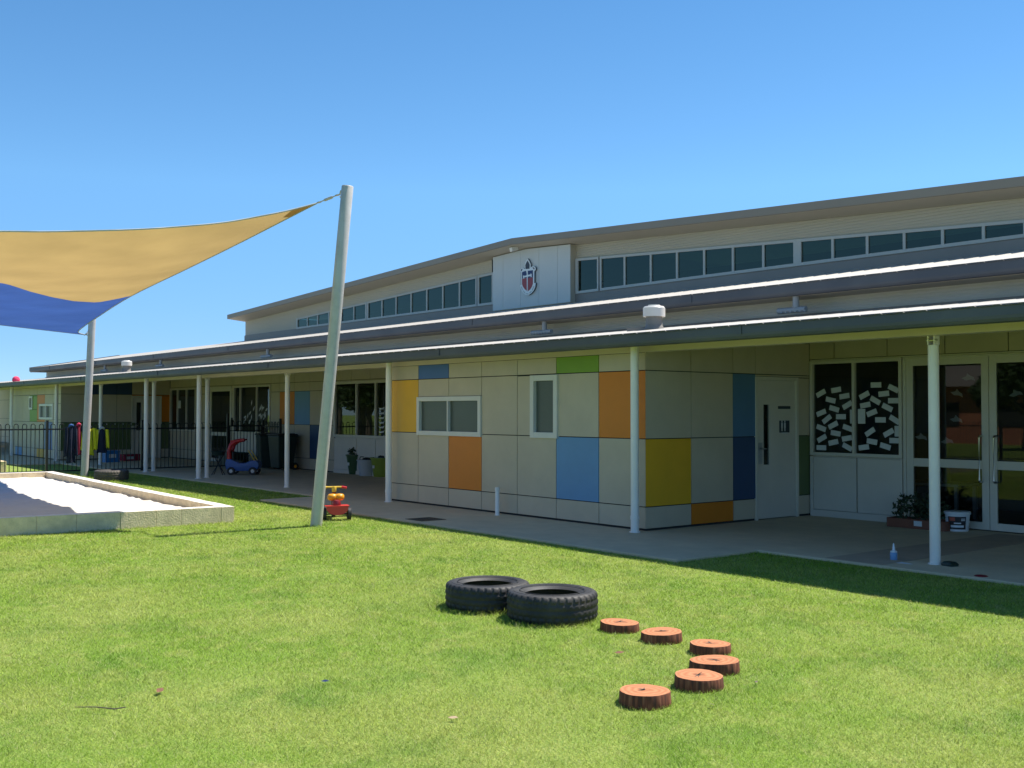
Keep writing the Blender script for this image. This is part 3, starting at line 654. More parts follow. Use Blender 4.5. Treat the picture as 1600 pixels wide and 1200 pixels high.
# crest bay: smooth panels standing forward of the clerestory
YP = 17.28; P0, P1 = at(770, 450, YP).x, at(891, 430, YP).x
b = MB(); b.box(P0+.01, P1-.01, YP+.02, YC+.1, UR(17.3)+.02, sz(P1)-.002, 1)
es = [P0]+[at(x, 430, YP).x for x in (786, 813.5, 842, 871)]+[P1]
for a, c in zip(es[:-1], es[1:]):
    m0 = sz(a)-.003; m1 = sz(c)-.003; zb = UR(YP)+.04; ym = max(sz(RX)-.003, 0) if a < RX < c else None
    top = [(c, m1)]+([(RX, ym)] if ym else [])+[(a, m0)]
    b.prism([(a+.004, zb), (c-.004, zb)]+[(x-.004 if x == c else x+.004 if x == a else x, z) for x, z in top], 0, .02, 0, Matrix(((1,0,0,0),(0,0,-1,YP+.02),(0,1,0,0),(0,0,0,1))))
part(b, 'crest_bay', ['crest_panel', 'clad_cream'])
b = MB(); c = at(803, 389, 17.0); b.obox(c, Vector((.05, .0, 0)), Vector((0, .10, .03)), Vector((0, -.015, .05))); b.box(c.x-.015, c.x+.015, c.y, c.y+.03, c.z, c.z+.14); part(b, 'security_camera', 'white_frame', bevel=.008)

# --- roof fittings ----------------------------------------------------------------------------------
for x, y, Y, s in ((1022, 494, 12.2, 1.), (198, 571, 12.6, 1.)):
    c = at(x, y, Y); zr = RB(Y)
    b = MB(); b.lathe([(.16, 0), (.15, .03), (.135, .06), (.128, .07), (.128, c.z-zr+.02)], 24, c=(c.x, Y, zr)); b.box(c.x-.5, c.x-.12, Y-.1, Y+.1, zr+.0, zr+.05)
    o = part(b, 'roof_vent', 'vent_grey', smooth=40)
    q = MB(); q.lathe([(.13, -.01), (.172, -.01), (.172, .125), (.15, .15), (.09, .16), (.09, .175), (0, .18)], 24, c=(c.x, Y, c.z)); part(q, 'cowl', 'white_frame', parent=o, smooth=35)
for x, L in ((1245, .33), (852, .38), (420, .4), (253, .4), (166, .4)):
    X = at(x, 480, 13.62).x; zr = RB(13.6)+.085
    b = MB(); b.tube([(X, 13.6, 3.38), (X, 13.6, zr+.06)], .05, 14); b.tube([(X-L, 13.6, zr+.03), (X+L*.55, 13.6, zr+.03)], .045, 14)
    for k in range(6): b.box(X-L+.08+k*.085, X-L+.11+k*.085, 13.545, 13.565, zr-.01, zr+.015)
    part(b, 'downpipe_spreader', 'pipe_grey', smooth=40)
# --- interiors seen through the glass ----------------------------------------------------------------
b = MB(); b.box(X0, X1, 17.35, 17.45, 0.002, 3.4); b.box(-10.36, -10.34, 10.6, 17.3, .002, 2.7); b.box(-16.62, -16.60, 14.3, 17.3, .002, 2.9); b.box(X1-.1, X1, 14.2, 17.4, .002, 3.); b.box(X0, X0+.1, 14.2, 17.4, .002, 3.)
part(b, 'interior_wall', 'room_wall')
b = MB(); b.box(X0, X1, 14.22, 17.34, 2.95, 2.99); part(b, 'interior_ceiling', 'room_wall')
b = MB(); y0_, y1_ = 10.64, 14.08; b.add([(X0, y0_, RB(y0_)-.125), (X1, y0_, RB(y0_)-.125), (X1, y1_, RB(y1_)-.125), (X0, y1_, RB(y1_)-.125)], [(0, 3, 2, 1)]); part(b, 'bounce_blocker', 'blocker_dark')  # unseen dark sheet, added to cut bounced light in the recesses
b = MB(); b.box(X0+.1, X1-.1, 14.2, 17.34, .003, .006); part(b, 'interior_floor', 'room_floor')
# ================================================================== OBJECTS
# --- crest on the hall ---------------------------------------------------------------
def crest():
    o0 = at(826, 435, YP-.02)
    root = thing('wall_crest', 'navy and red shield crest with white cross and torch flame on the white bay', 'crest', o0)
    def poly(pts, d0, d1, mi, name, bev=0):
        P = [at(780+x/10.91, 370+y/10.91, YP-.03) for x, y in pts]
        Q = [(p.x-o0.x, p.z-o0.z) for p in P]
        A = sum(Q[i][0]*Q[(i+1) % len(Q)][1]-Q[(i+1) % len(Q)][0]*Q[i][1] for i in range(len(Q)))
        if A < 0: Q = Q[::-1]
        b = MB(); b.prism(Q, d0, d1, 0, Matrix(((1,0,0,0),(0,0,-1,0),(0,1,0,0),(0,0,0,1)))); return b.build(name, mi, root)
    out = [(497,372),(530,425),(549,470),(546,528),(566,512),(600,500),(628,520),(636,545),(628,572),(610,584),(608,790),(634,786),(626,850),(604,910),(562,962),(510,996),(462,992),(408,940),(378,885),(370,826),(394,822),(392,606),(374,592),(371,570),(384,547),(415,532),(446,548),(454,545),(449,480),(462,430)]
    poly(out, -.015, .028, 'crest_edge', 'backing'); poly(out, .0285, .036, 'crest_white', 'border')  # backing gives the crest its dark side edges
    poly([(497,408),(520,445),(533,478),(530,545),(466,552),(461,484),(475,448)], .0365, .042, 'crest_dark', 'flame')
    poly([(405,606),(440,590),(470,582),(495,582),(530,578),(590,570),(588,692),(406,712)], .0365, .042, 'crest_navy', 'navy_field')
    poly([(406,714),(588,694),(588,800),(572,850),(540,900),(497,932),(452,894),(420,850),(406,808)], .0365, .042, 'crest_red', 'red_field')
    poly([(488,576),(505,574),(504,650),(553,642),(550,628),(572,634),(572,686),(556,690),(552,672),(504,682),(503,926),(490,926),(489,686),(444,694),(446,712),(426,716),(426,664),(446,660),(448,672),(488,654),(488,620),(478,594)], .0425, .047, 'crest_white', 'cross')
    poly([(383,575),(392,555),(412,545),(408,562),(393,590)], .0365, .042, 'crest_dark', 'scroll_curl'); poly([(580,528),(600,522),(615,540),(612,560),(598,545)], .0365, .042, 'crest_dark', 'scroll_curl')
    for (x0, y0), (x1, y1) in (((392,850),(410,905)),((420,918),(455,960)),((468,968),(512,975)),((525,965),(565,930)),((575,915),(608,840))):
        nx, ny = (y1-y0), -(x1-x0); L = math.hypot(nx, ny); nx, ny = nx/L*7, ny/L*7
        poly([(x0+nx,y0+ny),(x1+nx,y1+ny),(x1-nx,y1-ny),(x0-nx,y0-ny)], .0365, .039, 'tub_grey', 'scroll_text')
crest()
# --- signs on the toilet door -----------------------------------------------------------
p0, p1 = atX(1217.5, 676, -10.26), atX(1233, 657, -10.26)
sg = thing('toilet_sign', 'small dark square sign with two white figures on the cream toilet door', 'sign', (-10.259, (p0.y+p1.y)/2, (p0.z+p1.z)/2))
hw, hh = (p1.y-p0.y)/2, (p1.z-p0.z)/2
b = MB(); b.box(0, .006, -hw, hw, -hh, hh); b.build('plate', 'sign_dark', sg)
for s in (-1, 1):
    b = MB(); y = s*.035-.03; b.box(.0065, .009, y-.018, y+.018, -.02, .06); b.box(.0065, .009, y-.014, y-.002, -.07, -.021); b.box(.0065, .009, y+.002, y+.014, -.07, -.021); b.lathe([(0, 0), (.014, 0), (.014, .003), (0, .003)], 12)
    v = b.v[-48:]; nv = []
    for (a, c, d) in v: nv.append((.0065+d, y+a, .078+c))
    b.v[-48:] = nv; b.build('figure', 'sign_white', sg)
b = MB(); b.box(.0065, .0085, -.07, .07, -.105, -.09); b.build('caption', 'sign_white', sg)
p0, p1 = atX(1215.5, 639, -10.26), atX(1234.5, 634.5, -10.26)
b = MB(); b.box(-.001, .006, -(p1.y-p0.y)/2, (p1.y-p0.y)/2, -.022, .022)
tag(b.build('door_plate', 'sign_dark', loc=(-10.259, (p0.y+p1.y)/2, (p0.z+p1.z)/2)), 'narrow dark name plate above the square sign on the toilet door', 'sign')

# --- paper on the windows ------------------------------------------------------------------
def flat(name, cx, cy, w, h, ang, label, group, poly=None, Y=YR-.002, kx=1., mt='paper', cat='paper'):
    c = at(cx, cy, Y); b = MB()
    P = poly or [(-w/2,-h/2),(w/2,-h/2),(w/2,h/2),(-w/2,h/2)]
    b.prism(P, 0, .0015, 0, Matrix(((1,0,0,0),(0,0,-1,0),(0,1,0,0),(0,0,0,1))))
    o = b.build(name, mt); o.location = (c.x, YR+.022, c.z); o.rotation_euler = (0, -R_(ang), 0)
    return tag(o, label, cat, group)
LP = [(325,378,25),(420,357,8),(386,420,-12),(472,396,8),(490,452,28),(408,475,-15),(327,500,20),(450,524,0),(362,540,35),(401,577,25),(327,595,-18),(493,595,-18),(417,628,-8),(487,660,10),(331,660,28),(403,685,12),(490,714,-25),(328,718,0)]
RP = [(669,326,0),(778,348,-25),(718,381,5),(596,390,25),(665,423,-28),(778,424,0),(602,452,10),(740,467,-25),(643,500,20),(697,544,0),(785,543,-30),(632,620,32),(748,625,28),(644,680,-8),(787,674,0),(593,716,8),(728,710,-15)]
for L, lab in ((LP, 'small white paper strip stuck to the left pane of the notice window'), (RP, 'small white paper strip stuck to the right pane of the notice window')):
    for x, y, a in L: flat('paper_strip', 1200+x/4, 520+y/4, .175, .078, a, lab, 'paper strips on the notice window')
flat('paper_sheet', 1200+579/4, 520+522/4, .125, .22, 0, 'tall white paper sheet on the right notice pane beside the mullion', None)
flat('paper_sheet', 1200+519/4, 520+524/4, .07, .21, 0, 'narrow white paper sheet on the left notice pane beside the mullion', None)
flat('paper_sheet', 1200+805/4, 520+615/4, .10, .155, 0, 'upright white paper sheet at the right edge of the notice window', None)
bird = [(-.09,0),(-.03,-.035),(.05,-.03),(.1,-.05),(.085,0),(.04,.02),(.0,.06),(-.02,.02)]
for x, y, a, lab in ((1242,280,5,'white paper bird high on the left glass door, beside the meeting stiles'),(1172,376,-8,'white paper bird below the topmost one on the left glass door'),(1167,540,0,'white paper bird low in the upper pane of the left glass door'),(1110,676,10,'white paper bird at the bottom of the upper pane, left glass door'),(948,650,0,'white paper bird near the hinge side of the left glass door'),(1538,380,18,'white paper bird on the right glass door')):
    flat('paper_bird', 1200+x/4, 520+y/4, 0, 0, a, lab, 'paper birds on the glass doors', bird)
for k in range(7):
    flat('paper_strip', 595, 638+k*7.3, .24, .085, 4, 'curved white paper strip in the vertical row on the window behind the leaning pole', 'row of paper strips on the far window', [(-.14,.03),(-.09,-.03),(.09,-.03),(.14,.03),(.08,.01),(-.08,.01)])
random.seed(3)
for k in range(26):
    t = random.random(); x = 380+t*40; y = 628+random.random()*30+(t-.4)**2*40
    if 398 < x < 404: x += 7
    flat('paper_leaf', x, y, 0, 0, random.uniform(20, 80), 'small pale paper leaf stuck to the far classroom window behind the fence', 'paper leaves on the far window', [(-.10,0),(0,-.035),(.10,0),(0,.035)])
flat('paper_sheet', 279, 650-18, .28, .26, 0, 'white paper notice on the far window left of the glass door', None)

# --- room things seen through the door glass -----------------------------------------------------
t = thing('table', 'white low table inside the room behind the glass door', 'table', (at(1460, 790, 15.2).x, 15.2, .006))
b = MB(); b.box(-.55, .55, -.3, .3, .5, .54); b.build('tabletop', 'paper', t, bevel=.01)
for sx in (-1, 1):
    for sy in (-1, 1): b = MB(); b.box(sx*.5-.025, sx*.5+.025, sy*.26-.025, sy*.26+.025, 0, .499); b.build('leg', 'paper', t)
x0 = at(1472, 760, 15.2).x
for dx, mt, lab in ((0, 'bottle_white', 'white bottle on the table behind the glass door'), (.13, 'tub_lime', 'yellow green bottle on the table behind the glass door')):
    b = MB(); b.lathe([(0, 0), (.05, 0), (.052, .02), (.052, .2), (.02, .25), (.02, .3), (0, .3)], 16, c=(0, 0, 0))
    tag(b.build('bottle', mt, smooth=40, loc=(x0+dx, 15.1, .5465)), lab, 'bottle')

# --- bucket, planter, bottle, small things on the right pavement ------------------------------------
c = gr(1496, 823, 0); c.y = 13.85; c.x = at(1496, 810, 13.85).x
bk = thing('bucket', 'white plastic tub with a dark printed label by the glass doors', 'bucket', (c.x, c.y, 0))
b = MB(); b.lathe([(0, 0), (.135, 0), (.14, .01), (.16, .235), (0, .235)], 32); b.build('tub', 'bottle_white', bk, smooth=40)
b = MB(); b.lathe([(.168, .225), (.172, .23), (.172, .258), (.16, .265), (0, .262)], 32); b.build('lid', 'bottle_white', bk, smooth=40)
b = MB(); vd = math.atan2(-c.y, -c.x); n = 16
def lab(b, a0, a1, z0, z1, e): 
    V = []; F = []
    for i in range(n+1):
        a = vd+a0+(a1-a0)*i/n
        for z in (z0, z1): r = .14+.02*(z-.01)/.225+e; V.append((r*math.cos(a), r*math.sin(a), z))
    return b.add(V, [(2*i, 2*i+2, 2*i+3, 2*i+1) for i in range(n)])
lab(b, -.85, .75, .03, .20, .0015).build('label', 'label_dark', bk)
lab(MB(), -.7, -.2, .14, .19, .0025).build('label_picture', 'label_red', bk)
for a0, a1, z0, z1 in ((-.6, .55, .055, .085), (-.3, .3, .105, .12), (.3, .65, .165, .175), (.3, .65, .145, .155)): lab(MB(), a0, a1, z0, z1, .0025).build('lettering', 'bottle_white', bk)
def leaves(b, c, R, nl, size, rg=random, zs=1., mi=0):
    for _ in range(nl):
        d = Vector((rg.gauss(0, 1), rg.gauss(0, 1), rg.gauss(0, 1))).normalized()*R*rg.random()**.4; d.z *= zs
        p = Vector(c)+d; a = Vector((rg.gauss(0, 1), rg.gauss(0, 1), rg.gauss(0, .6))).normalized()*size*rg.uniform(.6, 1.3); s = a.cross(Vector((rg.gauss(0, 1), rg.gauss(0, 1), rg.gauss(0, 1)))).normalized()*size*.38
        b.add([p-a, p+s, p+a, p-s], [(0, 1, 2, 3)], mi)
px = at(1443, 815, 13.8).x
pl = thing('planter', 'low terracotta tray planter with dark leafy plants beside the glass doors', 'planter', (px, 13.75, 0))
b = MB(); b.box(-.42, .42, -.14, .14, 0, .02); b.box(-.42, .42, -.16, -.14, 0, .13); b.box(-.42, .42, .14, .16, 0, .13); b.box(-.44, -.42, -.16, .16, 0, .13); b.box(.42, .44, -.16, .16, 0, .13); b.build('tray', 'terracotta', pl, bevel=.006)
b = MB(); b.box(-.418, .418, -.138, .138, .02, .10); b.build('soil', 'twig', pl)
b = MB(); b.box(-.02, .10, -.1635, -.1605, .04, .11); b.build('tag', 'paper', pl)
b = MB()
for k in range(7): leaves(b, (-.33+k*.1, 0, .22+.08*(k % 3)), .14, 60, .05, zs=1.3)
b.build('plant', 'foliage_dark', pl)
c = gr(1396.5, 875, 0)
pb = thing('paint_bottle', 'small blue squeeze bottle with white nozzle standing on the pavement edge', 'bottle', (c.x, c.y, 0))
b = MB(); b.lathe([(0, 0), (.042, 0), (.045, .01), (.045, .09), (.04, .10), (0, .10)], 20); b.build('body', 'bottle_blue', pb, smooth=40)
b = MB(); b.lathe([(.042, .10), (.043, .115), (.018, .125), (.016, .16), (.014, .165), (.010, .20), (.003, .215), (0, .215)], 16); b.build('nozzle', 'bottle_white', pb, smooth=40); pb.scale = (.85,)*3
b = MB(); p = gr(1372, 878, 0); b.lathe([(0, 0), (.2, 0), (.2, .0015), (0, .0015)], 24, fn=lambda i, j, r, z: (r*(1+.35*math.sin(3*j*2*PI/24)+.2*math.cos(5*j*2*PI/24)), z)); tag(b.build('paint_spill', 'bottle_white', loc=(p.x, p.y+.1, .001)), 'pale dried paint spill on the pavement beside the squeeze bottle', 'spill').scale = (1.3, .5, 1)
p = gr(1484, 884, 0); b = MB(); b.lathe([(0, 0), (.07, 0), (.075, .02), (.05, .045), (0, .05)], 14, fn=lambda i, j, r, z: (r*(1+.2*math.sin(j*1.7)), z)); tag(b.build('stone', 'bin_green', smooth=50, loc=(p.x, p.y, 0)), 'small dark stone on the pavement right of the bracketed post', 'stone')
p = gr(1533, 905, ZG); b = MB(); b.lathe([(0, .06), (.05, .055), (.09, .03), (.10, 0), (.093, 0), (.08, .026), (0, .05)], 20); tag(b.build('bowl', 'maroon_plastic', smooth=40, loc=(p.x, p.y, ZG-.015)), 'upturned red plastic bowl in the shaded grass at the pavement edge', 'toy bowl')
for x, y, lab_ in ((665, 811.5, 'dark square drain grate in the path nearer the trike'), (906, 814.8, 'dark square drain grate close against the coloured wall')):
    p = gr(x, y, 0); g = thing('drain_grate', lab_, 'drain', (p.x, p.y, .0012)); s = .22 if x < 700 else .14
    b = MB(); b.box(-s, s, -s, -s+.02, 0, .004); b.box(-s, s, s-.02, s, 0, .004); b.box(-s, -s+.02, -s+.02, s-.02, 0, .004); b.box(s-.02, s, -s+.02, s-.02, 0, .004); b.build('frame', 'dark_steel', g)
    b = MB(); [b.box(-s+.02, s-.02, -s+.03+k*.03, -s+.045+k*.03, 0, .003) for k in range(int((2*s-.05)/.03))]; b.box(-s+.02, s-.02, -s+.02, s-.02, -.0008, -.0002); b.build('bars', 'dark_steel', g)
p = gr(777, 805, 0); X = p.x; pipe = thing('standpipe', 'short white capped pipe standing against the coloured wall', 'pipe', (X, p.y, 0))
b = MB(); b.lathe([(.045, 0), (.036, .006), (.033, .01), (.033, .415), (0, .415)], 20); b.build('pipe', 'post_white', pipe, smooth=40); b = MB(); b.lathe([(.038, .38), (.038, .425), (.03, .432), (0, .432)], 20); b.build('cap', 'post_white', pipe, smooth=40)

# --- tyres ---------------------------------------------------------------------------------------
def tyre(R, H, name='tyre'):
    root = thing('tyre', '', 'tyre')
    h = H/2; ri = R*.60
    prof = [(ri, h*.72), (ri+.012, h*.80), (ri+.03, h*.90), (R*.78, h*1.0), (R*.86, h*.985), (R*.90, h*.97), (R*.935, h*.93), (R*.965, h*.86), (R*.985, h*.74), (R*.995, h*.62), (R*.998, h*.45), (R, h*.30), (R, h*.14), (R, h*.02)]
    prof = prof+[(r, -z) for r, z in prof[::-1]]+[(R*.95, -h*.55), (R*.955, 0), (R*.95, h*.55), (ri+.02, h*.7)]
    nseg = 216
    def fn(i, j, r, z):
        t = abs(z)/h
        if i < 28 and r > R*.955:
            d = 0
            ph = (j + (3 if z > 0 else 0)) % 6
            if t > .40 and ph in (0, 1): d = .008
            if t <= .40 and (j*1+int(z*60)) % 5 == 0: d = .004
            if .36 < t < .48 or t < .06: d = max(d, .007)
            if t > .9: d *= .6
            r -= d
        return r, z
    b = MB(); b.lathe(prof, nseg, 0, fn=fn, closed=True)
    o = b.build('tread', 'rubber', root, smooth=32); o.location = (0, 0, h)
    b = MB(); 
    for zz in (1,):
        b.lathe([(R*.70, h*.985*zz), (R*.705, h*1.02*zz), (R*.715, h*1.02*zz), (R*.72, h*.992*zz)], 96); b.lathe([(R*.845, h*.985), (R*.85, h*1.005), (R*.858, h*1.005), (R*.862, h*.98)], 96)
    o = b.build('sidewall_rib', 'rubber', root, smooth=40); o.location = (0, 0, h)
    return root
T = tyre(.36, .225)
def seat_on(p, R): v = Vector((p.x, p.y, 0)); return v+v.normalized()*R
c2 = seat_on(gr(863, 981, ZG), .36); c1 = seat_on(gr(762, 961, ZG), .355)
T.location = (c2.x, c2.y, ZG+.004); T['label'] = 'nearer black car tyre lying on the grass beside the wooden rounds'; T['group'] = 'tyres lying on the lawn'
T2 = dup(T, (c1.x, c1.y, ZG+.004), 1.1, 'black car tyre lying behind the nearer tyre, overlapped by it'); T2.scale = (.985, .985, .95)
c3 = seat_on(gr(174, 752.5, ZG), .39); T3 = dup(T, (c3.x, c3.y, ZG+.004), .4, 'dusty tyre lying beyond the sandpit near the fence and steel pole', 1.09)
for ch in T3.children: ch.data = ch.data.copy(); ch.data.materials[0] = M['rubber_dusty']

# --- wooden rounds --------------------------------------------------------------------------------
def log(R, H, seed):
    rg = random.Random(seed); ph = [rg.uniform(0, 6.3) for _ in range(6)]; sq = rg.uniform(.9, 1.0)
    def fn(i, j, r, z):
        a = 2*PI*j/72; k = 1+.035*math.sin(2*a+ph[0])+.022*math.sin(3*a+ph[1])+.012*math.sin(7*a+ph[2])+.008*math.sin(19*a+ph[3])
        rr = r*k; tilt = .004*math.cos(a+ph[4])*r/R if z > H*.5 else 0
        return rr, z+tilt
    b = MB(); b.lathe([(R*1.0, 0), (R*1.02, H*.12), (R*1.0, H*.5), (R*.99, H-.006), (R*.975, H)], 72, 0, fn=fn)
    t = MB(); t.lathe([(R*.975, H), (R*.7, H+.0005), (R*.4, H+.001), (R*.12, H), (0, H)], 72, 0, fn=fn)
    for k in range(rg.randint(6, 9)):       # drying cracks round the heart
        a = rg.uniform(0, 6.3); L = rg.uniform(.2, .6)*R; w = rg.uniform(.003, .006)
        d = Vector((math.cos(a), math.sin(a), 0)); s = Vector((-d.y, d.x, 0)); t.add([s*w+Vector((0,0,H+.0025)), d*L+Vector((0,0,H+.0025)), -s*w+Vector((0,0,H+.0025))], [(0, 2, 1)], 1)
    return b, t
for i, (xl_, xr_, yb, lb) in enumerate(((938, 998, 991, 'orange wooden round closest to the tyres'), (1001, 1067, 1008, 'orange wooden round second from the tyres'), (1077, 1142, 1027, 'orange wooden round third from the tyres, at the turn of the row'),
        (1079, 1155, 1057, 'orange wooden round fourth from the tyres, partly hidden by the next'), (1052, 1131, 1083, 'orange wooden round overlapping the one behind, second nearest the camera'), (965, 1049, 1110, 'orange wooden round nearest the camera, with a star crack'))):
    p = gr((xl_+xr_)/2, yb, ZG); dep = Vector((p.x, p.y, 0)).dot(Vector((fw.x, fw.y, 0)).normalized())+.14; R = (xr_-xl_)/FPX*dep/2*.98
    c = seat_on(p, R*.97); H = (.064, .068, .066, .07, .072, .074)[i]
    b, t = log(R, H, i+2); root = thing('wooden_round', lb, 'wooden round', (c.x, c.y, ZG), random.uniform(0, 6), 'wooden stepping rounds on the lawn')
    b.build('bark', 'log_side', root, smooth=60); t.build('top', ['log_top', 'twig'], root, smooth=60)
# --- litter on the lawn -----------------------------------------------------------------------------
for x, y, L, mt, lab_ in ((968, 1018, .10, 'leaf_brown', 'curled brown leaf on the grass below the tyres and rounds'), (250, 1077, .12, 'leaf_brown', 'brown leaf scrap on the grass at the left foreground'), (508, 1062, .07, 'crest_navy', 'dark blue scrap on the grass in the centre foreground'), (708, 1119, .08, 'leaf_pale', 'pale straw leaf in the foreground grass'), (1112, 1098, .07, 'twig', 'dark leaf on the grass below the wooden rounds'), (1119, 1064-2, .05, 'twig', 'tiny dark chip left of the second nearest round') , (1182, 1063, .05, 'twig', 'dark chip on the grass right of the wooden rounds')):
    p = gr(x if x != 1119 else 1046, y if x != 1119 else 1069, ZG+.03); a = random.uniform(0, 3); d = Vector((math.cos(a), math.sin(a), .12)); s = Vector((-math.sin(a), math.cos(a), .2))
    b = MB(); n = 6; V = []; L *= .7; d.z = .04
    for k in range(n+1):
        t_ = k/n; w = L*.22*math.sin(PI*min(max(t_, .04), .96)); q = d*(L*(t_-.5))+Vector((0, 0, .25*L*(t_-.5)**2))
        V += [q+s*w+Vector((0,0,w*.5)), q-s*w+Vector((0,0,w*.3))]
    b.add(V, [(2*k, 2*k+1, 2*k+3, 2*k+2) for k in range(n)]); tag(b.build('dry_leaf', mt, loc=(p.x, p.y, ZG+.02)), lab_, 'leaf', 'dry leaves scattered on the lawn')
p = gr(158, 1116, ZG); b = MB(); b.tube([(-.12, -.1, .03), (-.03, -.02, .036), (.06, .05, .033), (.09, .1, .04)], [.002, .003, .0035, .003], 6); b.tube([(.06, .05, .033), (.1, .04, .04)], .002, 5); tag(b.build('twig', 'twig', loc=(p.x, p.y, ZG)), 'thin forked grey twig on the left foreground grass', 'twig')

# --- shade sail and poles ----------------------------------------------------------------------------
def catm(P, n):
    P = [Vector(p) for p in P]; d = [0]
    for i in range(1, len(P)): d.append(d[-1]+(P[i]-P[i-1]).length)
    O = []
    for k in range(n):
        t_ = d[-1]*k/(n-1); i = min(max([j for j in range(len(P)-1) if d[j] <= t_+1e-9]), len(P)-2)
        h_ = d[i+1]-d[i]; f = (t_-d[i])/h_
        m0 = (P[i+1]-P[i-1])*(h_/(d[i+1]-d[i-1])) if i > 0 else P[1]-P[0]
        m1 = (P[i+2]-P[i])*(h_/(d[i+2]-d[i])) if i+2 < len(P) else P[i+1]-P[i]
        O.append(P[i]*(2*f**3-3*f**2+1)+m0*(f**3-2*f**2+f)+P[i+1]*(-2*f**3+3*f**2)+m1*(f**3-f**2))
    return O
AB = [(-14.021,7.56,4.632),(-14.370,7.35,4.475),(-15.686,7.13,4.217),(-17.453,7.08,4.029),(-20.886,7.25,3.820),(-24.206,7.65,3.644),(-26.368,7.98,3.548),(-27.102,8.15,3.514),(-27.560,8.45,3.498)]
AD = [(-14.021,7.56,4.632),(-14.167,7.174,4.500),(-14.317,6.749,4.380),(-14.452,6.326,4.273),(-14.624,5.697,4.165),(-14.764,5.081,4.079),(-14.923,4.084,3.969),(-14.982,3.511,3.920),(-14.95,1.0,3.62),(-14.3,-1.2,3.36),(-13.8,-2.5,3.22)]
Bc, Dc, Cc = Vector(AB[-1]), Vector(AD[-1]), Vector((-27.6, -2.2, 4.35)); Ac = Vector(AB[0])
NU, NV = 97, 73
ab = catm(AB, NU); ad = catm(AD, NV)
bc = [Bc.lerp(Cc, v)+Vector((1.1, 0, -.12))*4*v*(1-v) for v in [k/(NV-1) for k in range(NV)]]
dc = [Dc.lerp(Cc, u)+Vector((0, 1.2, -.1))*4*u*(1-u) for u in [k/(NU-1) for k in range(NU)]]
seamv = [0,.062,.125,.188,.25,.312,.375,.438,1]; seamu = [.50,.555,.528,.48,.415,.335,.29,.268,.26]
def sp(u, v, i=None, j=None):
    k = u*(NU-1); i = min(int(k), NU-2); f = k-i; k2 = v*(NV-1); j = min(int(k2), NV-2); g = k2-j
    a = ab[i].lerp(ab[i+1], f); d = dc[i].lerp(dc[i+1], f); c = ad[j].lerp(ad[j+1], g); e = bc[j].lerp(bc[j+1], g)
    return a*(1-v)+d*v+c*(1-u)+e*u-(Ac*(1-u)*(1-v)+Bc*u*(1-v)+Dc*(1-u)*v+Cc*u*v)
sail = thing('shade_sail', 'large tensioned shade sail, sand coloured with a blue section, over the sandpit', 'shade sail', tuple((Ac+Bc+Cc+Dc)/4))
SO = Vector(sail.location)
def sheet(u_of, name, mt, nu):
    b = MB(); V = []
    for j in range(NV):
        v = j/(NV-1); s_ = float(np.interp(v, seamv, seamu))
        for i in range(nu): V.append(sp(u_of(s_, i/(nu-1)), v)-SO)
    b.add(V, [(j*nu+i, j*nu+i+1, (j+1)*nu+i+1, (j+1)*nu+i) for j in range(NV-1) for i in range(nu-1)]); return b.build(name, mt, sail, smooth=180)
sheet(lambda s, t: s*t, 'sand_panel', 'sail_sand', 60); sheet(lambda s, t: s+(1-s)*t, 'blue_panel', 'sail_blue', 60)
for E_, mt in ((ab, 'tub_grey'), (ad, 'tub_grey'), (bc, 'tub_grey'), (dc, 'tub_grey')):
    b = MB(); b.tube([p-SO for p in E_], .012, 6); b.build('edge_webbing', mt, sail, smooth=60)
# reinforced corner patch
b = MB(); V = [sp(.0, .0), sp(.035, 0), sp(.026, .02), sp(.0, .035)]; b.add([v-SO-Vector((0, 0, .006)) for v in V], [(0, 1, 2, 3)]); b.build('corner_patch', 'sail_sand', sail)
def pole(base, top, r, ring, label, corner):
    d = (top-base); root = thing('shade_pole', label, 'pole', base, 0, 'leaning steel poles carrying the shade sail')
    u = d.normalized(); b = MB(); b.tube([-u*.05, d*.33, d*.66, d-u*.006, d], [r, r, r, r, r*.94], 36); b.build('shaft', 'galv', root, smooth=40)
    b = MB(); b.tube([d, d+u*.004], [r*.93, r*.9], 36); b.build('cap', 'galv', root)
    rg = ring-base; k = rg.dot(u); foot = u*k; o = (rg-foot).normalized()
    b = MB(); pts = [foot+o*(r-.005)+u*.05, foot+o*(r+.05)+u*.045, foot+o*(r+.06), foot+o*(r+.05)-u*.045, foot+o*(r-.005)-u*.05]; b.tube(pts, .011, 8); b.build('ring', 'galv', root, smooth=60)
    st = foot+o*(r+.055); en = corner-base; dd = en-st; L = dd.length; dn = dd.normalized()
    b = MB(); b.tube([st, st+dd*.30], .009, 8); b.tube([st+dd*.3, st+dd*.36, st+dd*.64, st+dd*.7], [.01, .021, .021, .01], 10); b.tube([st+dd*.7, en], .009, 8)
    for q in (st+dd*.12, st+dd*.9): b.obox(q, dn*.035, dn.cross(Vector((0,0,1))).normalized()*.02, Vector((0,0,.006)))
    b.build('turnbuckle', 'galv', root, smooth=60)
    return root
pole(Vector((-13.79, 7.454, ZG)), Vector((-13.29, 7.65, 4.775)), .083, at(533.5, 303, 7.62), 'tall leaning galvanised steel pole beside the red trike', Ac)
pole(Vector((-27.67, 8.5, ZG)), Vector((-27.56, 8.62, 3.97)), .088, at(137, 521.5, 8.5), 'leaning galvanised steel pole at the far corner of the sandpit', Bc)

for cn, dx, dy in ((Dc, .45, -.45), (Cc, -.45, -.45)):
    tp = cn+Vector((dx, dy, .12)); pole(Vector((tp.x-dx*.6, tp.y-dy*.6, ZG)), tp, .085, cn+Vector((dx*.7, dy*.7, .02)), 'leaning galvanised steel pole at a sail corner on the open side of the sandpit', cn)
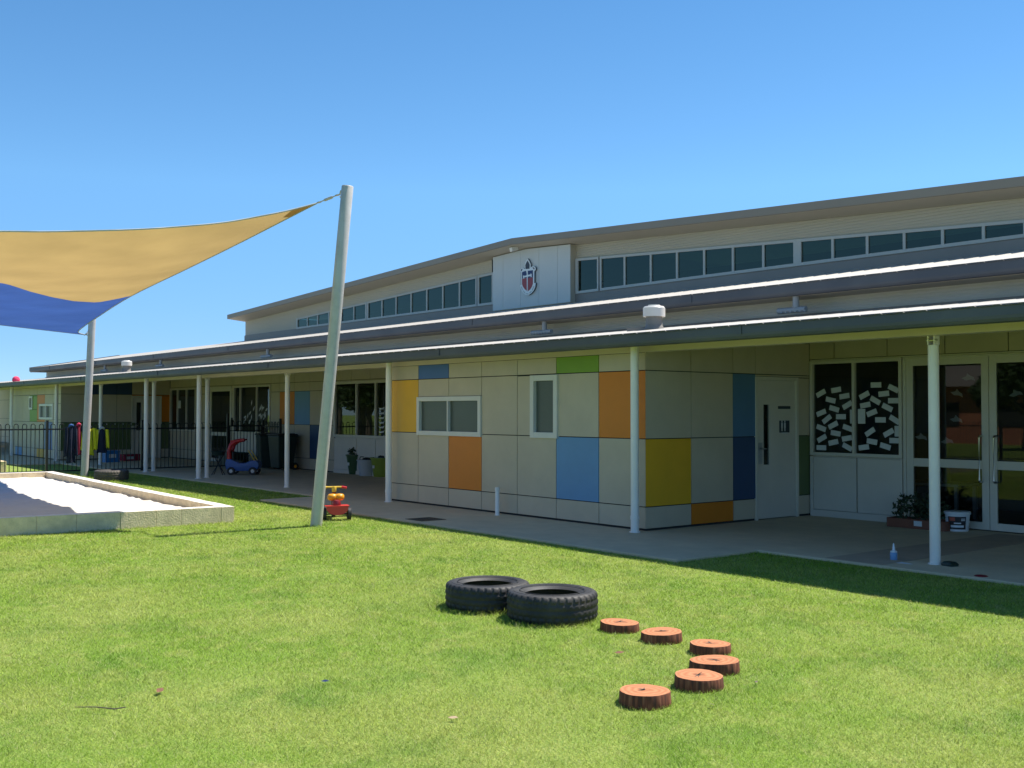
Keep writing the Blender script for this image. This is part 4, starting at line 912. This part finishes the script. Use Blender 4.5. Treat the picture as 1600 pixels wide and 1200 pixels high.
# --- tricycle -----------------------------------------------------------------------------------------
p = gr(526, 813, ZG); hd = math.atan2(p.y, p.x)+.12
tr = thing('tricycle', 'small red and yellow plastic toddler trike behind the leaning pole', 'tricycle', (p.x, p.y, ZG), hd)    # +x is forwards, away from the viewer
def wheel(name, x, y, r, w, parent, axle='y', hub='orange_plastic'):
    b = MB(); prof = [(r*.45, -w*.3), (r*.6, -w*.5), (r*.92, -w*.5), (r, -w*.34), (r, w*.34), (r*.92, w*.5), (r*.6, w*.5), (r*.45, w*.3)]; b.lathe(prof, 28, closed=True)
    b.v = [(a, c, d) for a, d, c in b.v]; b.f = [f[::-1] for f in b.f]
    o = b.build(name, 'rubber_plain', parent, smooth=40); o.location = (x, y, r)
    h = MB(); h.lathe([(0, -w*.36), (r*.2, -w*.36), (r*.46, -w*.3), (r*.46, w*.3), (r*.2, w*.36), (0, w*.36)], 20); h.v = [(a, c, d) for a, d, c in h.v]; h.f = [f[::-1] for f in h.f]; h.build('hub', hub, o, smooth=40)
    return o
for s in (-1, 1): wheel('wheel', 0, s*.185, .095, .055, tr)
wheel('wheel', .42, 0, .11, .05, tr)
b = MB(); b.tube([(0, -.185, .095), (0, .185, .095)], .010, 10); b.tube([(0.06, -.17, .055), (.06, .17, .055)], .007, 8); b.build('axle', 'black_plastic', tr)
b = MB()       # hopper: a scooped red bin between the rear wheels
n = 14; V = []
for i in range(n+1):
    a = PI*i/n; y = -.165*math.cos(a)
    dz = .13*math.sin(a)**.8; V += [(-.10, y, .215-dz), (.12, y*.9, .215-dz*.85)]
b.add(V, [(2*i, 2*i+1, 2*i+3, 2*i+2) for i in range(n)]); b.add([V[2*i] for i in range(n+1)], [tuple(range(n+1))]); b.add([V[2*i+1] for i in range(n+1)], [tuple(range(n+1))[::-1]])
b.box(-.112, .13, -.178, .178, .212, .224); b.build('hopper', 'pink_red_plastic', tr)
b = MB(); b.tube([(.08, 0, .17), (.16, 0, .27), (.22, 0, .33)], [.05, .055, .04], 14); b.tube([(.2, 0, .2), (.42, 0, .16)], .04, 12); b.lathe([(0, .22), (.06, .225), (.065, .26), (.045, .30), (0, .31)], 18, c=(.0, .0, 0)); b.build('frame', 'maroon_plastic', tr, smooth=50)
b = MB()      # two lobed seat
for s in (-1, 1): b.lathe([(0, .285), (.05, .29), (.075, .315), (.075, .36), (.055, .385), (0, .392)], 20, c=(.11, s*.052, 0))
b.build('seat', 'orange_plastic', tr, smooth=50)
b = MB(); b.tube([(.40, 0, .16), (.36, 0, .32), (.33, 0, .46)], [.035, .04, .028], 14); b.build('fork', 'maroon_plastic', tr, smooth=50)
b = MB(); b.lathe([(.03, .40), (.036, .42), (.036, .47), (.03, .485), (0, .487)], 16, c=(.335, 0, 0)); b.tube([(.335, -.13, .475), (.335, .13, .475)], .014, 10); b.build('handlebar', 'yellow_plastic', tr, smooth=50)
for s in (-1, 1): b = MB(); b.tube([(.335, s*.115, .475), (.315, s*.19, .462)], [.02, .018], 12); b.build('grip', 'red_plastic' if s < 0 else 'yellow_plastic', tr, smooth=50)

# --- pool style fence --------------------------------------------------------------------------------
XF = -29.1
fence = thing('pool_fence', 'black bow topped metal fence crossing the lawn to the classrooms', 'fence', (XF, 8, ZG))
def fpanel(b, y0, y1, zb, top=1.31, rail=1.165, x=0., dense=1):
    n = max(1, round((y1-y0)/.21)); st = (y1-y0)/n; z0 = zb
    b.box(x-.018, x+.018, y0, y1, z0+.07, z0+.105); b.box(x-.018, x+.018, y0, y1, z0+rail-.02, z0+rail+.018)
    for i in range(n):
        c = y0+st*(i+.5); w = st*.25; P = [(x, c-w, z0+.10)]
        P += [(x, c-w*math.cos(PI*k/8), z0+top-w-.008+w*math.sin(PI*k/8)) for k in range(9)]; P += [(x, c+w, z0+.10)]; b.tube(P, .0105, 6)
ypost = [-4.5, -2, .5, 3.0, 5.5, 8.0, 10.45, 12.9, 13.98]
for i, y in enumerate(ypost):
    b = MB(); tall = i >= 7; b.box(-.03, .03, y-8-.03, y-8+.03, 0, (1.55 if i == 7 else 1.38)); b.box(-.033, .033, y-8-.033, y-8+.033, (1.55 if i == 7 else 1.38), (1.565 if i == 7 else 1.395)); b.build('post', 'dark_steel', fence)
for y0, y1 in zip(ypost[:-2], ypost[1:-1]):
    b = MB(); fpanel(b, y0-8+.035, y1-8-.035, .0); b.build('fence_panel', 'dark_steel', fence)
gate = thing('fence_gate', 'narrow black bow topped gate between the tall post and the classroom wall', 'gate', (XF, 13.44, 0))
b = MB(); fpanel(b, -.49, .49, .02); b.box(-.018, .018, -.50, -.47, .05, 1.2); b.box(-.018, .018, .47, .50, .05, 1.2); b.box(-.016, .016, -.47, .47, 1.04, 1.06); b.build('frame', 'dark_steel', gate)
b = MB(); b.box(.02, .07, -.47, -.40, 1.18, 1.36); b.box(.02, .06, -.46, -.42, 1.36, 1.42); b.build('latch', 'black_plastic', gate)
ret = thing('fence_return', 'short black bow topped fence return standing behind the dark bins', 'fence', (XF+.06, 13.96, 0), -PI/2)
b = MB(); fpanel(b, .05, 1.06, .0); b.build('panel', 'dark_steel', ret)
for y in (1.09,): b = MB(); b.box(-.03, .03, y-.03, y+.03, 0, 1.40); b.build('post', 'dark_steel', ret)

# --- jackets hung over the fence ----------------------------------------------------------------------
def jacket(px, py, wid, length, mats, label, seed):
    """folded coat hooked over the fence rail: a lofted, creased body, two sleeves and a collar"""
    rg = random.Random(seed); c = atX(px, py, XF+.07)
    root = thing('jacket', label, 'jacket', (XF+.075, c.y, c.z), 0, 'jackets hung over the black fence')
    def loft(y0, w0, w1, L, dx, mi, name, t0=.035, t1=.06, skew=0.):
        b = MB(); n, k = 14, 22; ph = [rg.uniform(0, 6.3) for _ in range(4)]; V = []
        for i in range(n+1):
            t_ = i/n; w = (w0+(w1-w0)*t_**.7)*(1+.06*math.sin(5*t_+ph[0])); th = t0+(t1-t0)*math.sin(PI*min(t_*1.0+.08, .97))
            for j in range(k):
                a = 2*PI*j/k; f = 1+.22*math.sin(4*a+ph[1]+2.2*t_)*(.3+t_)+.1*math.sin(9*a+ph[2])
                V.append((dx+th*math.sin(a)*f, y0+skew*t_+w/2*math.cos(a)*(1+.05*math.sin(3*a+ph[3])), -L*t_+.02*math.sin(3*a+ph[1])*t_))
        F = [(i*k+j, i*k+(j+1) % k, (i+1)*k+(j+1) % k, (i+1)*k+j) for i in range(n) for j in range(k)]+[tuple(range(k)), tuple(n*k+j for j in range(k))[::-1]]
        b.add(V, F); return b.build(name, mi, root, smooth=60)
    loft(0, wid*.34, wid*.9, length, 0, mats[0], 'body')
    loft(-wid*.42, wid*.3, wid*.28, length*.82, .015, mats[1], 'sleeve', .03, .045, -.03); loft(wid*.42, wid*.3, wid*.28, length*.8, .02, mats[1], 'sleeve', .03, .045, .03)
    b = MB(); b.tube([(-.03, -wid*.22, -.02), (.03, -wid*.12, .035), (.04, 0, .05), (.03, wid*.12, .035), (-.03, wid*.22, -.02)], [.02, .03, .032, .03, .02], 10); b.build('collar', mats[2], root, smooth=60)
jacket(111, 667, .27, .92, ('navy_cloth', 'navy_cloth', 'blue_cloth'), 'long dark navy coat, leftmost of the things hung on the fence', 1)
jacket(122.5, 665, .22, .75, ('red_cloth', 'navy_cloth', 'pink_cloth'), 'red and navy jacket with a pink collar beside the steel pole', 2)
jacket(138.5, 669, .33, .70, ('yellow_cloth', 'yellow_cloth', 'navy_cloth'), 'bright yellow jacket just right of the steel pole', 3)
jacket(159, 671, .30, .60, ('navy_cloth', 'yellow_cloth', 'tub_grey'), 'navy jacket with yellow sleeves, rightmost on the fence', 4)
# hooks along the wall behind
hk = thing('coat_hooks', 'dark rail of pale coat hooks on the shaded wall behind the fence', 'coat hooks', (-36.57, 12.0, 1.16))
b = MB(); b.box(-.03, -.012, -1.3, .9, -.05, .05); b.build('rail', 'dark_green_panel', hk)
for k in range(8): b = MB(); b.tube([(-.012, -1.15+k*.27, .0), (.05, -1.15+k*.27, -.01), (.06, -1.15+k*.27, .03)], .012, 8); b.build('hook', 'crest_white', hk, smooth=60)

# --- clutter behind the fence ---------------------------------------------------------------------------
def crate(name, x, y, w, d, h, mt, label, cat='crate', holes=True, z=0, rz=0.):
    root = thing(name, label, cat, (x, y, z), rz); t = .012
    b = MB(); b.box(-w/2, w/2, -d/2, d/2, 0, t)
    for s in (-1, 1): b.box(-w/2, w/2, s*(d/2-t/2)-t/2, s*(d/2-t/2)+t/2, t, h); b.box(s*(w/2-t/2)-t/2, s*(w/2-t/2)+t/2, -d/2+t, d/2-t, t, h)
    b.build('tub', mt, root)
    b = MB(); e = .015
    for s in (-1, 1): b.box(-w/2-e, w/2+e, s*(d/2+e/2)-e/2-.001, s*(d/2+e/2)+e/2, h-.03, h+.004); b.box(s*(w/2+e/2)-e/2, s*(w/2+e/2)+e/2, -d/2, d/2, h-.03, h+.003)
    b.build('rim', mt, root)
    return root
def atg(px, py): p = gr(px, py, 0); return p.x, p.y
x, y = atg(173, 722); q = crate('crate', x, y, .40, .42, .36, 'crate_blue', 'bright blue plastic crate behind the fence under the jackets'); b = MB(); b.box(.2005, .204, -.12, .1, .14, .26); b.build('sticker', 'paper', q)
x, y = atg(206, 719.5); q = crate('toy_box', x, y, .45, .62, .2, 'red_cloth', 'low red and white box on the pavement behind the fence', 'box'); b = MB(); b.box(.2255, .229, -.26, -.02, .05, .14); b.build('sticker', 'paper', q)
x, y = atg(290, 713.5); crate('storage_tub', x, y, .42, .80, .46, 'black_plastic', 'large black storage tub under the bench behind the fence', 'tub')
x, y = atg(258, 712); crate('storage_tub', x, y, .42, .55, .42, 'bin_green', 'smaller dark green storage tub beside the black one behind the fence', 'tub')
x, y = atg(300, 711); bn = thing('bench', 'dark low bench with pots on it behind the fence', 'bench', (x-.5, y, 0))
b = MB(); b.box(-.25, .25, -.75, .75, .60, .64); b.build('seat', 'dark_steel', bn)
for s in (-1, 1):
    for s2 in (-1, 1): b = MB(); b.box(s2*.2-.02, s2*.2+.02, s*.68-.02, s*.68+.02, 0, .599); b.build('leg', 'dark_steel', bn)
for k in range(3):
    b = MB(); b.lathe([(0, 0), (.06, 0), (.085, .14), (.07, .14), (.06, .02), (0, .02)], 16); tag(b.build('pot', 'tub_grey', smooth=40, loc=(x-.4, y-.45+k*.3, .641)), 'small grey pot in the row on the dark bench', 'pot', 'pots on the bench')
x, y = atg(341, 742); st = thing('folding_stand', 'dark crossed leg stand holding a shallow basin next to the toy car', 'stand', (x, y, 0), YAW)
for i, (a, c) in enumerate((((-.14, -.1), (.1, .1)), ((.14, -.1), (-.1, .1)), ((-.14, .1), (.1, -.1)), ((.14, .1), (-.1, -.1)))): b = MB(); b.tube([(a[0], a[1], 0), (c[0], c[1], .5)], .012, 8); b.build('leg', 'dark_steel', st)
b = MB(); b.lathe([(0, .5), (.13, .51), (.17, .60), (.18, .60), (.14, .49), (0, .485)], 24); b.build('basin', 'bin_green', st, smooth=40)
x, y = atg(345, 728); crate('planter_box', x+.2, y+.3, .5, 1.0, .40, 'bin_green', 'dark green box along the wall behind the toy car', 'planter box', rz=PI/2)
x, y = atg(404, 731); b = MB(); b.lathe([(0, 0), (.2, 0), (.26, .08), (.27, .25), (.2, .36), (.09, .42), (.05, .47), (0, .47)], 20, fn=lambda i, j, r, z: (r*(1+.08*math.sin(3*j*.314)), z)); tag(b.build('sack', 'black_plastic', smooth=60, loc=(x-.2, y+.3, 0)), 'black tied sack slumped behind the toy car', 'sack')
# wheelie bins
def bin_(x, y, label, rz):
    root = thing('wheelie_bin', label, 'wheelie bin', (x, y, 0), rz, 'dark wheelie bins against the wall')
    b = MB(); z0, z1 = .06, .94
    b.add([(-.21,-.24,z0),(.21,-.24,z0),(.21,.22,z0),(-.21,.22,z0),(-.285,-.30,z1),(.285,-.30,z1),(.285,.30,z1),(-.285,.30,z1)], [(0,3,2,1),(4,5,6,7),(0,1,5,4),(1,2,6,5),(2,3,7,6),(3,0,4,7)]); b.build('body', 'bin_green', root, bevel=.03)
    b = MB(); b.box(-.30, .30, -.33, .30, .945, .985); b.box(-.24, .24, -.25, .24, .985, 1.0); b.build('lid', 'bin_lid', root, bevel=.015)
    b = MB(); b.tube([(-.25, .34, .93), (.25, .34, .93)], .016, 10); b.build('handle', 'bin_lid', root)
    for s in (-1, 1): o = wheel('wheel', s*.25, .24, .10, .05, root); o.rotation_euler = (0, 0, PI/2)
bin_(-27.75, 13.50, 'dark green wheelie bin standing nearer the gate', -.25); bin_(-27.05, 13.58, 'dark green wheelie bin standing nearer the blue wall panels', .1)
# coats / tubs under the far window
def bucket(px, pyb, r0, r1, h, mt, label, extra):
    x, y = atg(px, pyb); root = thing('garden_tub', label, 'tub', (x, y+r1*.6, 0))
    b = MB(); b.lathe([(0, 0), (r0, 0), (r1, h), (r1+.015, h), (r1+.015, h-.03), (r1-.012, h-.02), (r0-.012, .015), (0, .015)], 28); b.build('tub', mt, root, smooth=40)
    for s in (-1, 1): b = MB(); b.tube([(s*r1*.98, -.07, h), (s*r1*1.0, -.05, h+.06), (s*r1*1.0, .05, h+.06), (s*r1*.98, .07, h)], .011, 8); b.build('handle', 'black_plastic', root, smooth=60)
    b = MB(); b.box(-.05, .04, -(r0+r1)/2-.012, -(r0+r1)/2-.004, h*.45, h*.6) if extra[0] else None
    if b.v: b.build('label', 'paper', root)
    c = MB(); rg = random.Random(int(px))
    for _ in range(4): c.lathe([(0, 0), (.08, .02), (.11, .07), (.08, .13), (0, .15)], 12, c=(rg.uniform(-.09, .09), rg.uniform(-.08, .08), h-.09))
    c.build('contents', extra[1], root, smooth=60)
    if px < 560:
        f = MB(); leaves(f, (0, 0, h+.06), .2, 140, .06, rg, .7); f.build('plant', 'foliage_dark', root)
bucket(548, 741, .17, .25, .50, 'tub_dark_green', 'tall dark green garden tub, first of the three under the far window', (1, 'tub_dark_green'))
bucket(565.5, 743.5, .19, .25, .40, 'tub_grey', 'pale grey tub in the middle of the three under the far window', (0, 'black_plastic'))
bucket(589, 745, .25, .33, .47, 'tub_lime', 'wide lime green tub with black handles by the white downpipe', (1, 'black_plastic'))
# --- toy car -------------------------------------------------------------------------------------------
x, y = atg(381, 741.5); cr = thing('toy_car', 'blue ride-on toy car with a red roof on the shaded pavement', 'toy car', (x, y, 0), R_(52))
b = MB(); prof = [(-.40,.13),(-.30,.10),(.30,.10),(.39,.15),(.42,.24),(.40,.33),(.33,.37),(.20,.36),(.08,.30),(-.08,.30),(-.20,.36),(-.33,.43),(-.40,.40),(-.43,.28)]
b.prism([(a, c) for a, c in prof], -.21, .21, 0, Matrix(((1,0,0,0),(0,0,-1,0),(0,1,0,0),(0,0,0,1)))); b.build('body', 'blue_plastic', cr, bevel=.03, smooth=40)
b = MB()
for s in (-1, 1): b.tube([(-.33, s*.16, .40), (-.34, s*.165, .60), (-.29, s*.165, .76), (-.17, s*.16, .85), (-.02, s*.155, .875)], [.06, .052, .05, .05, .045], 10)
b.obox((-.13, 0, .865), Vector((.17, 0, .02)), (0, .19, 0), (0, 0, .022)); b.obox((-.335, 0, .50), (.03, 0, 0), (0, .15, 0), (0, 0, .12)); b.build('roof', 'red_plastic', cr, bevel=0, smooth=50)
for s in (-1, 1): b = MB(); b.tube([(.30, s*.16, .36), (.14, s*.155, .62)], .012, 8); b.build('windscreen_pillar', 'yellow_plastic', cr)
b = MB(); b.lathe([(.075, .0), (.09, .006), (.1, .0), (.09, -.006)], 20, closed=True); o = b.build('steering_wheel', 'black_plastic', cr, smooth=50); o.location = (.12, 0, .47); o.rotation_euler = (0, -.7, 0)
b = MB(); b.box(-.24, -.02, -.15, .15, .30, .34); b.box(-.27, -.23, -.15, .15, .34, .58); b.build('seat', 'black_plastic', cr, bevel=.01)
for a in (-.27, .27):
    for s in (-1, 1): wheel('wheel', a, s*.225, .10, .07, cr, hub='paper')
# pink ball on the roof
p = at(25, 597, 10.3); b = MB(); b.lathe([(.13*math.sin(PI*k/14), -.13*math.cos(PI*k/14)) for k in range(15)], 28); tag(b.build('ball', 'pink_cloth', smooth=180, loc=(p.x, p.y, RB(p.y)+.07)), 'pink ball resting on the far verandah roof', 'ball')

# --- the grounds behind the viewer, seen only as reflections ----------------------------------------------
def tree(x, y, h, seed):
    rg = random.Random(seed); root = thing('gum_tree', 'leafy gum tree mirrored in the classroom glass', 'tree', (x, y, ZG), 0, 'trees mirrored in the glass')
    b = MB(); b.tube([(0, 0, 0), (.1, .05, h*.3), (-.05, .1, h*.6), (.05, 0, h*.85)], [.2, .16, .1, .03], 10)
    t = MB()
    for k in range(9):
        a = rg.uniform(0, 6.3); r = rg.uniform(.1, .34)*h; z = rg.uniform(.42, .95)*h; c = (r*math.cos(a), r*math.sin(a), z)
        b.tube([(0, 0, z*.6), (c[0]*.6, c[1]*.6, z*.85), c], [.07, .05, .02], 6); leaves(t, c, h*.17, 320, .22, rg, .8)
    b.build('trunk', 'bark', root, smooth=60); t.build('crown', 'foliage', root)
for k, (x, y, h) in enumerate(((-34, -9, 6), (-41, -5, 7), (-48, -10, 6.5), (-22, -17, 5), (-36, -18, 7), (-50, -1.5, 5.), (-56, -3.5, 6.), (-46, .5, 3.6))): tree(x, y, h, k)
fb = thing('boundary_fence', 'black bow topped boundary fence mirrored in the glass doors', 'fence', (-20, -7, ZG), 0)
b = MB(); fpanel(b, 0, 24, 0.); b.build('panel', 'dark_steel', fb); fb.rotation_euler = (0, 0, PI/2); fb.location = (-6, -7, ZG)
b = MB(); [b.box(-.03, .03, k*2.4-.03, k*2.4+.03, 0, 1.4) for k in range(11)]; b.build('post', 'dark_steel', fb)
bh = thing('brick_building', 'red brick school building mirrored in the glass doors', 'building', (-27, -25, ZG))
b = MB(); b.box(-9, 9, -5, 0, 0, 3.1); b.build('wall', 'brick_far', bh)
b = MB(); b.add([(-9.5, .7, 2.95), (9.5, .7, 2.95), (9.5, -2.5, 4.3), (-9.5, -2.5, 4.3), (-9.5, -5.5, 2.95), (9.5, -5.5, 2.95)], [(0, 1, 2, 3), (3, 2, 5, 4)]); b.build('roof', 'fascia_grey', bh)
for x in (-6.5, -3.2, 0.4, 4., 7.): b = MB(); b.box(x-.8, x+.8, .002, .04, .9, 2.1); b.build('window', 'joint_dark', bh)
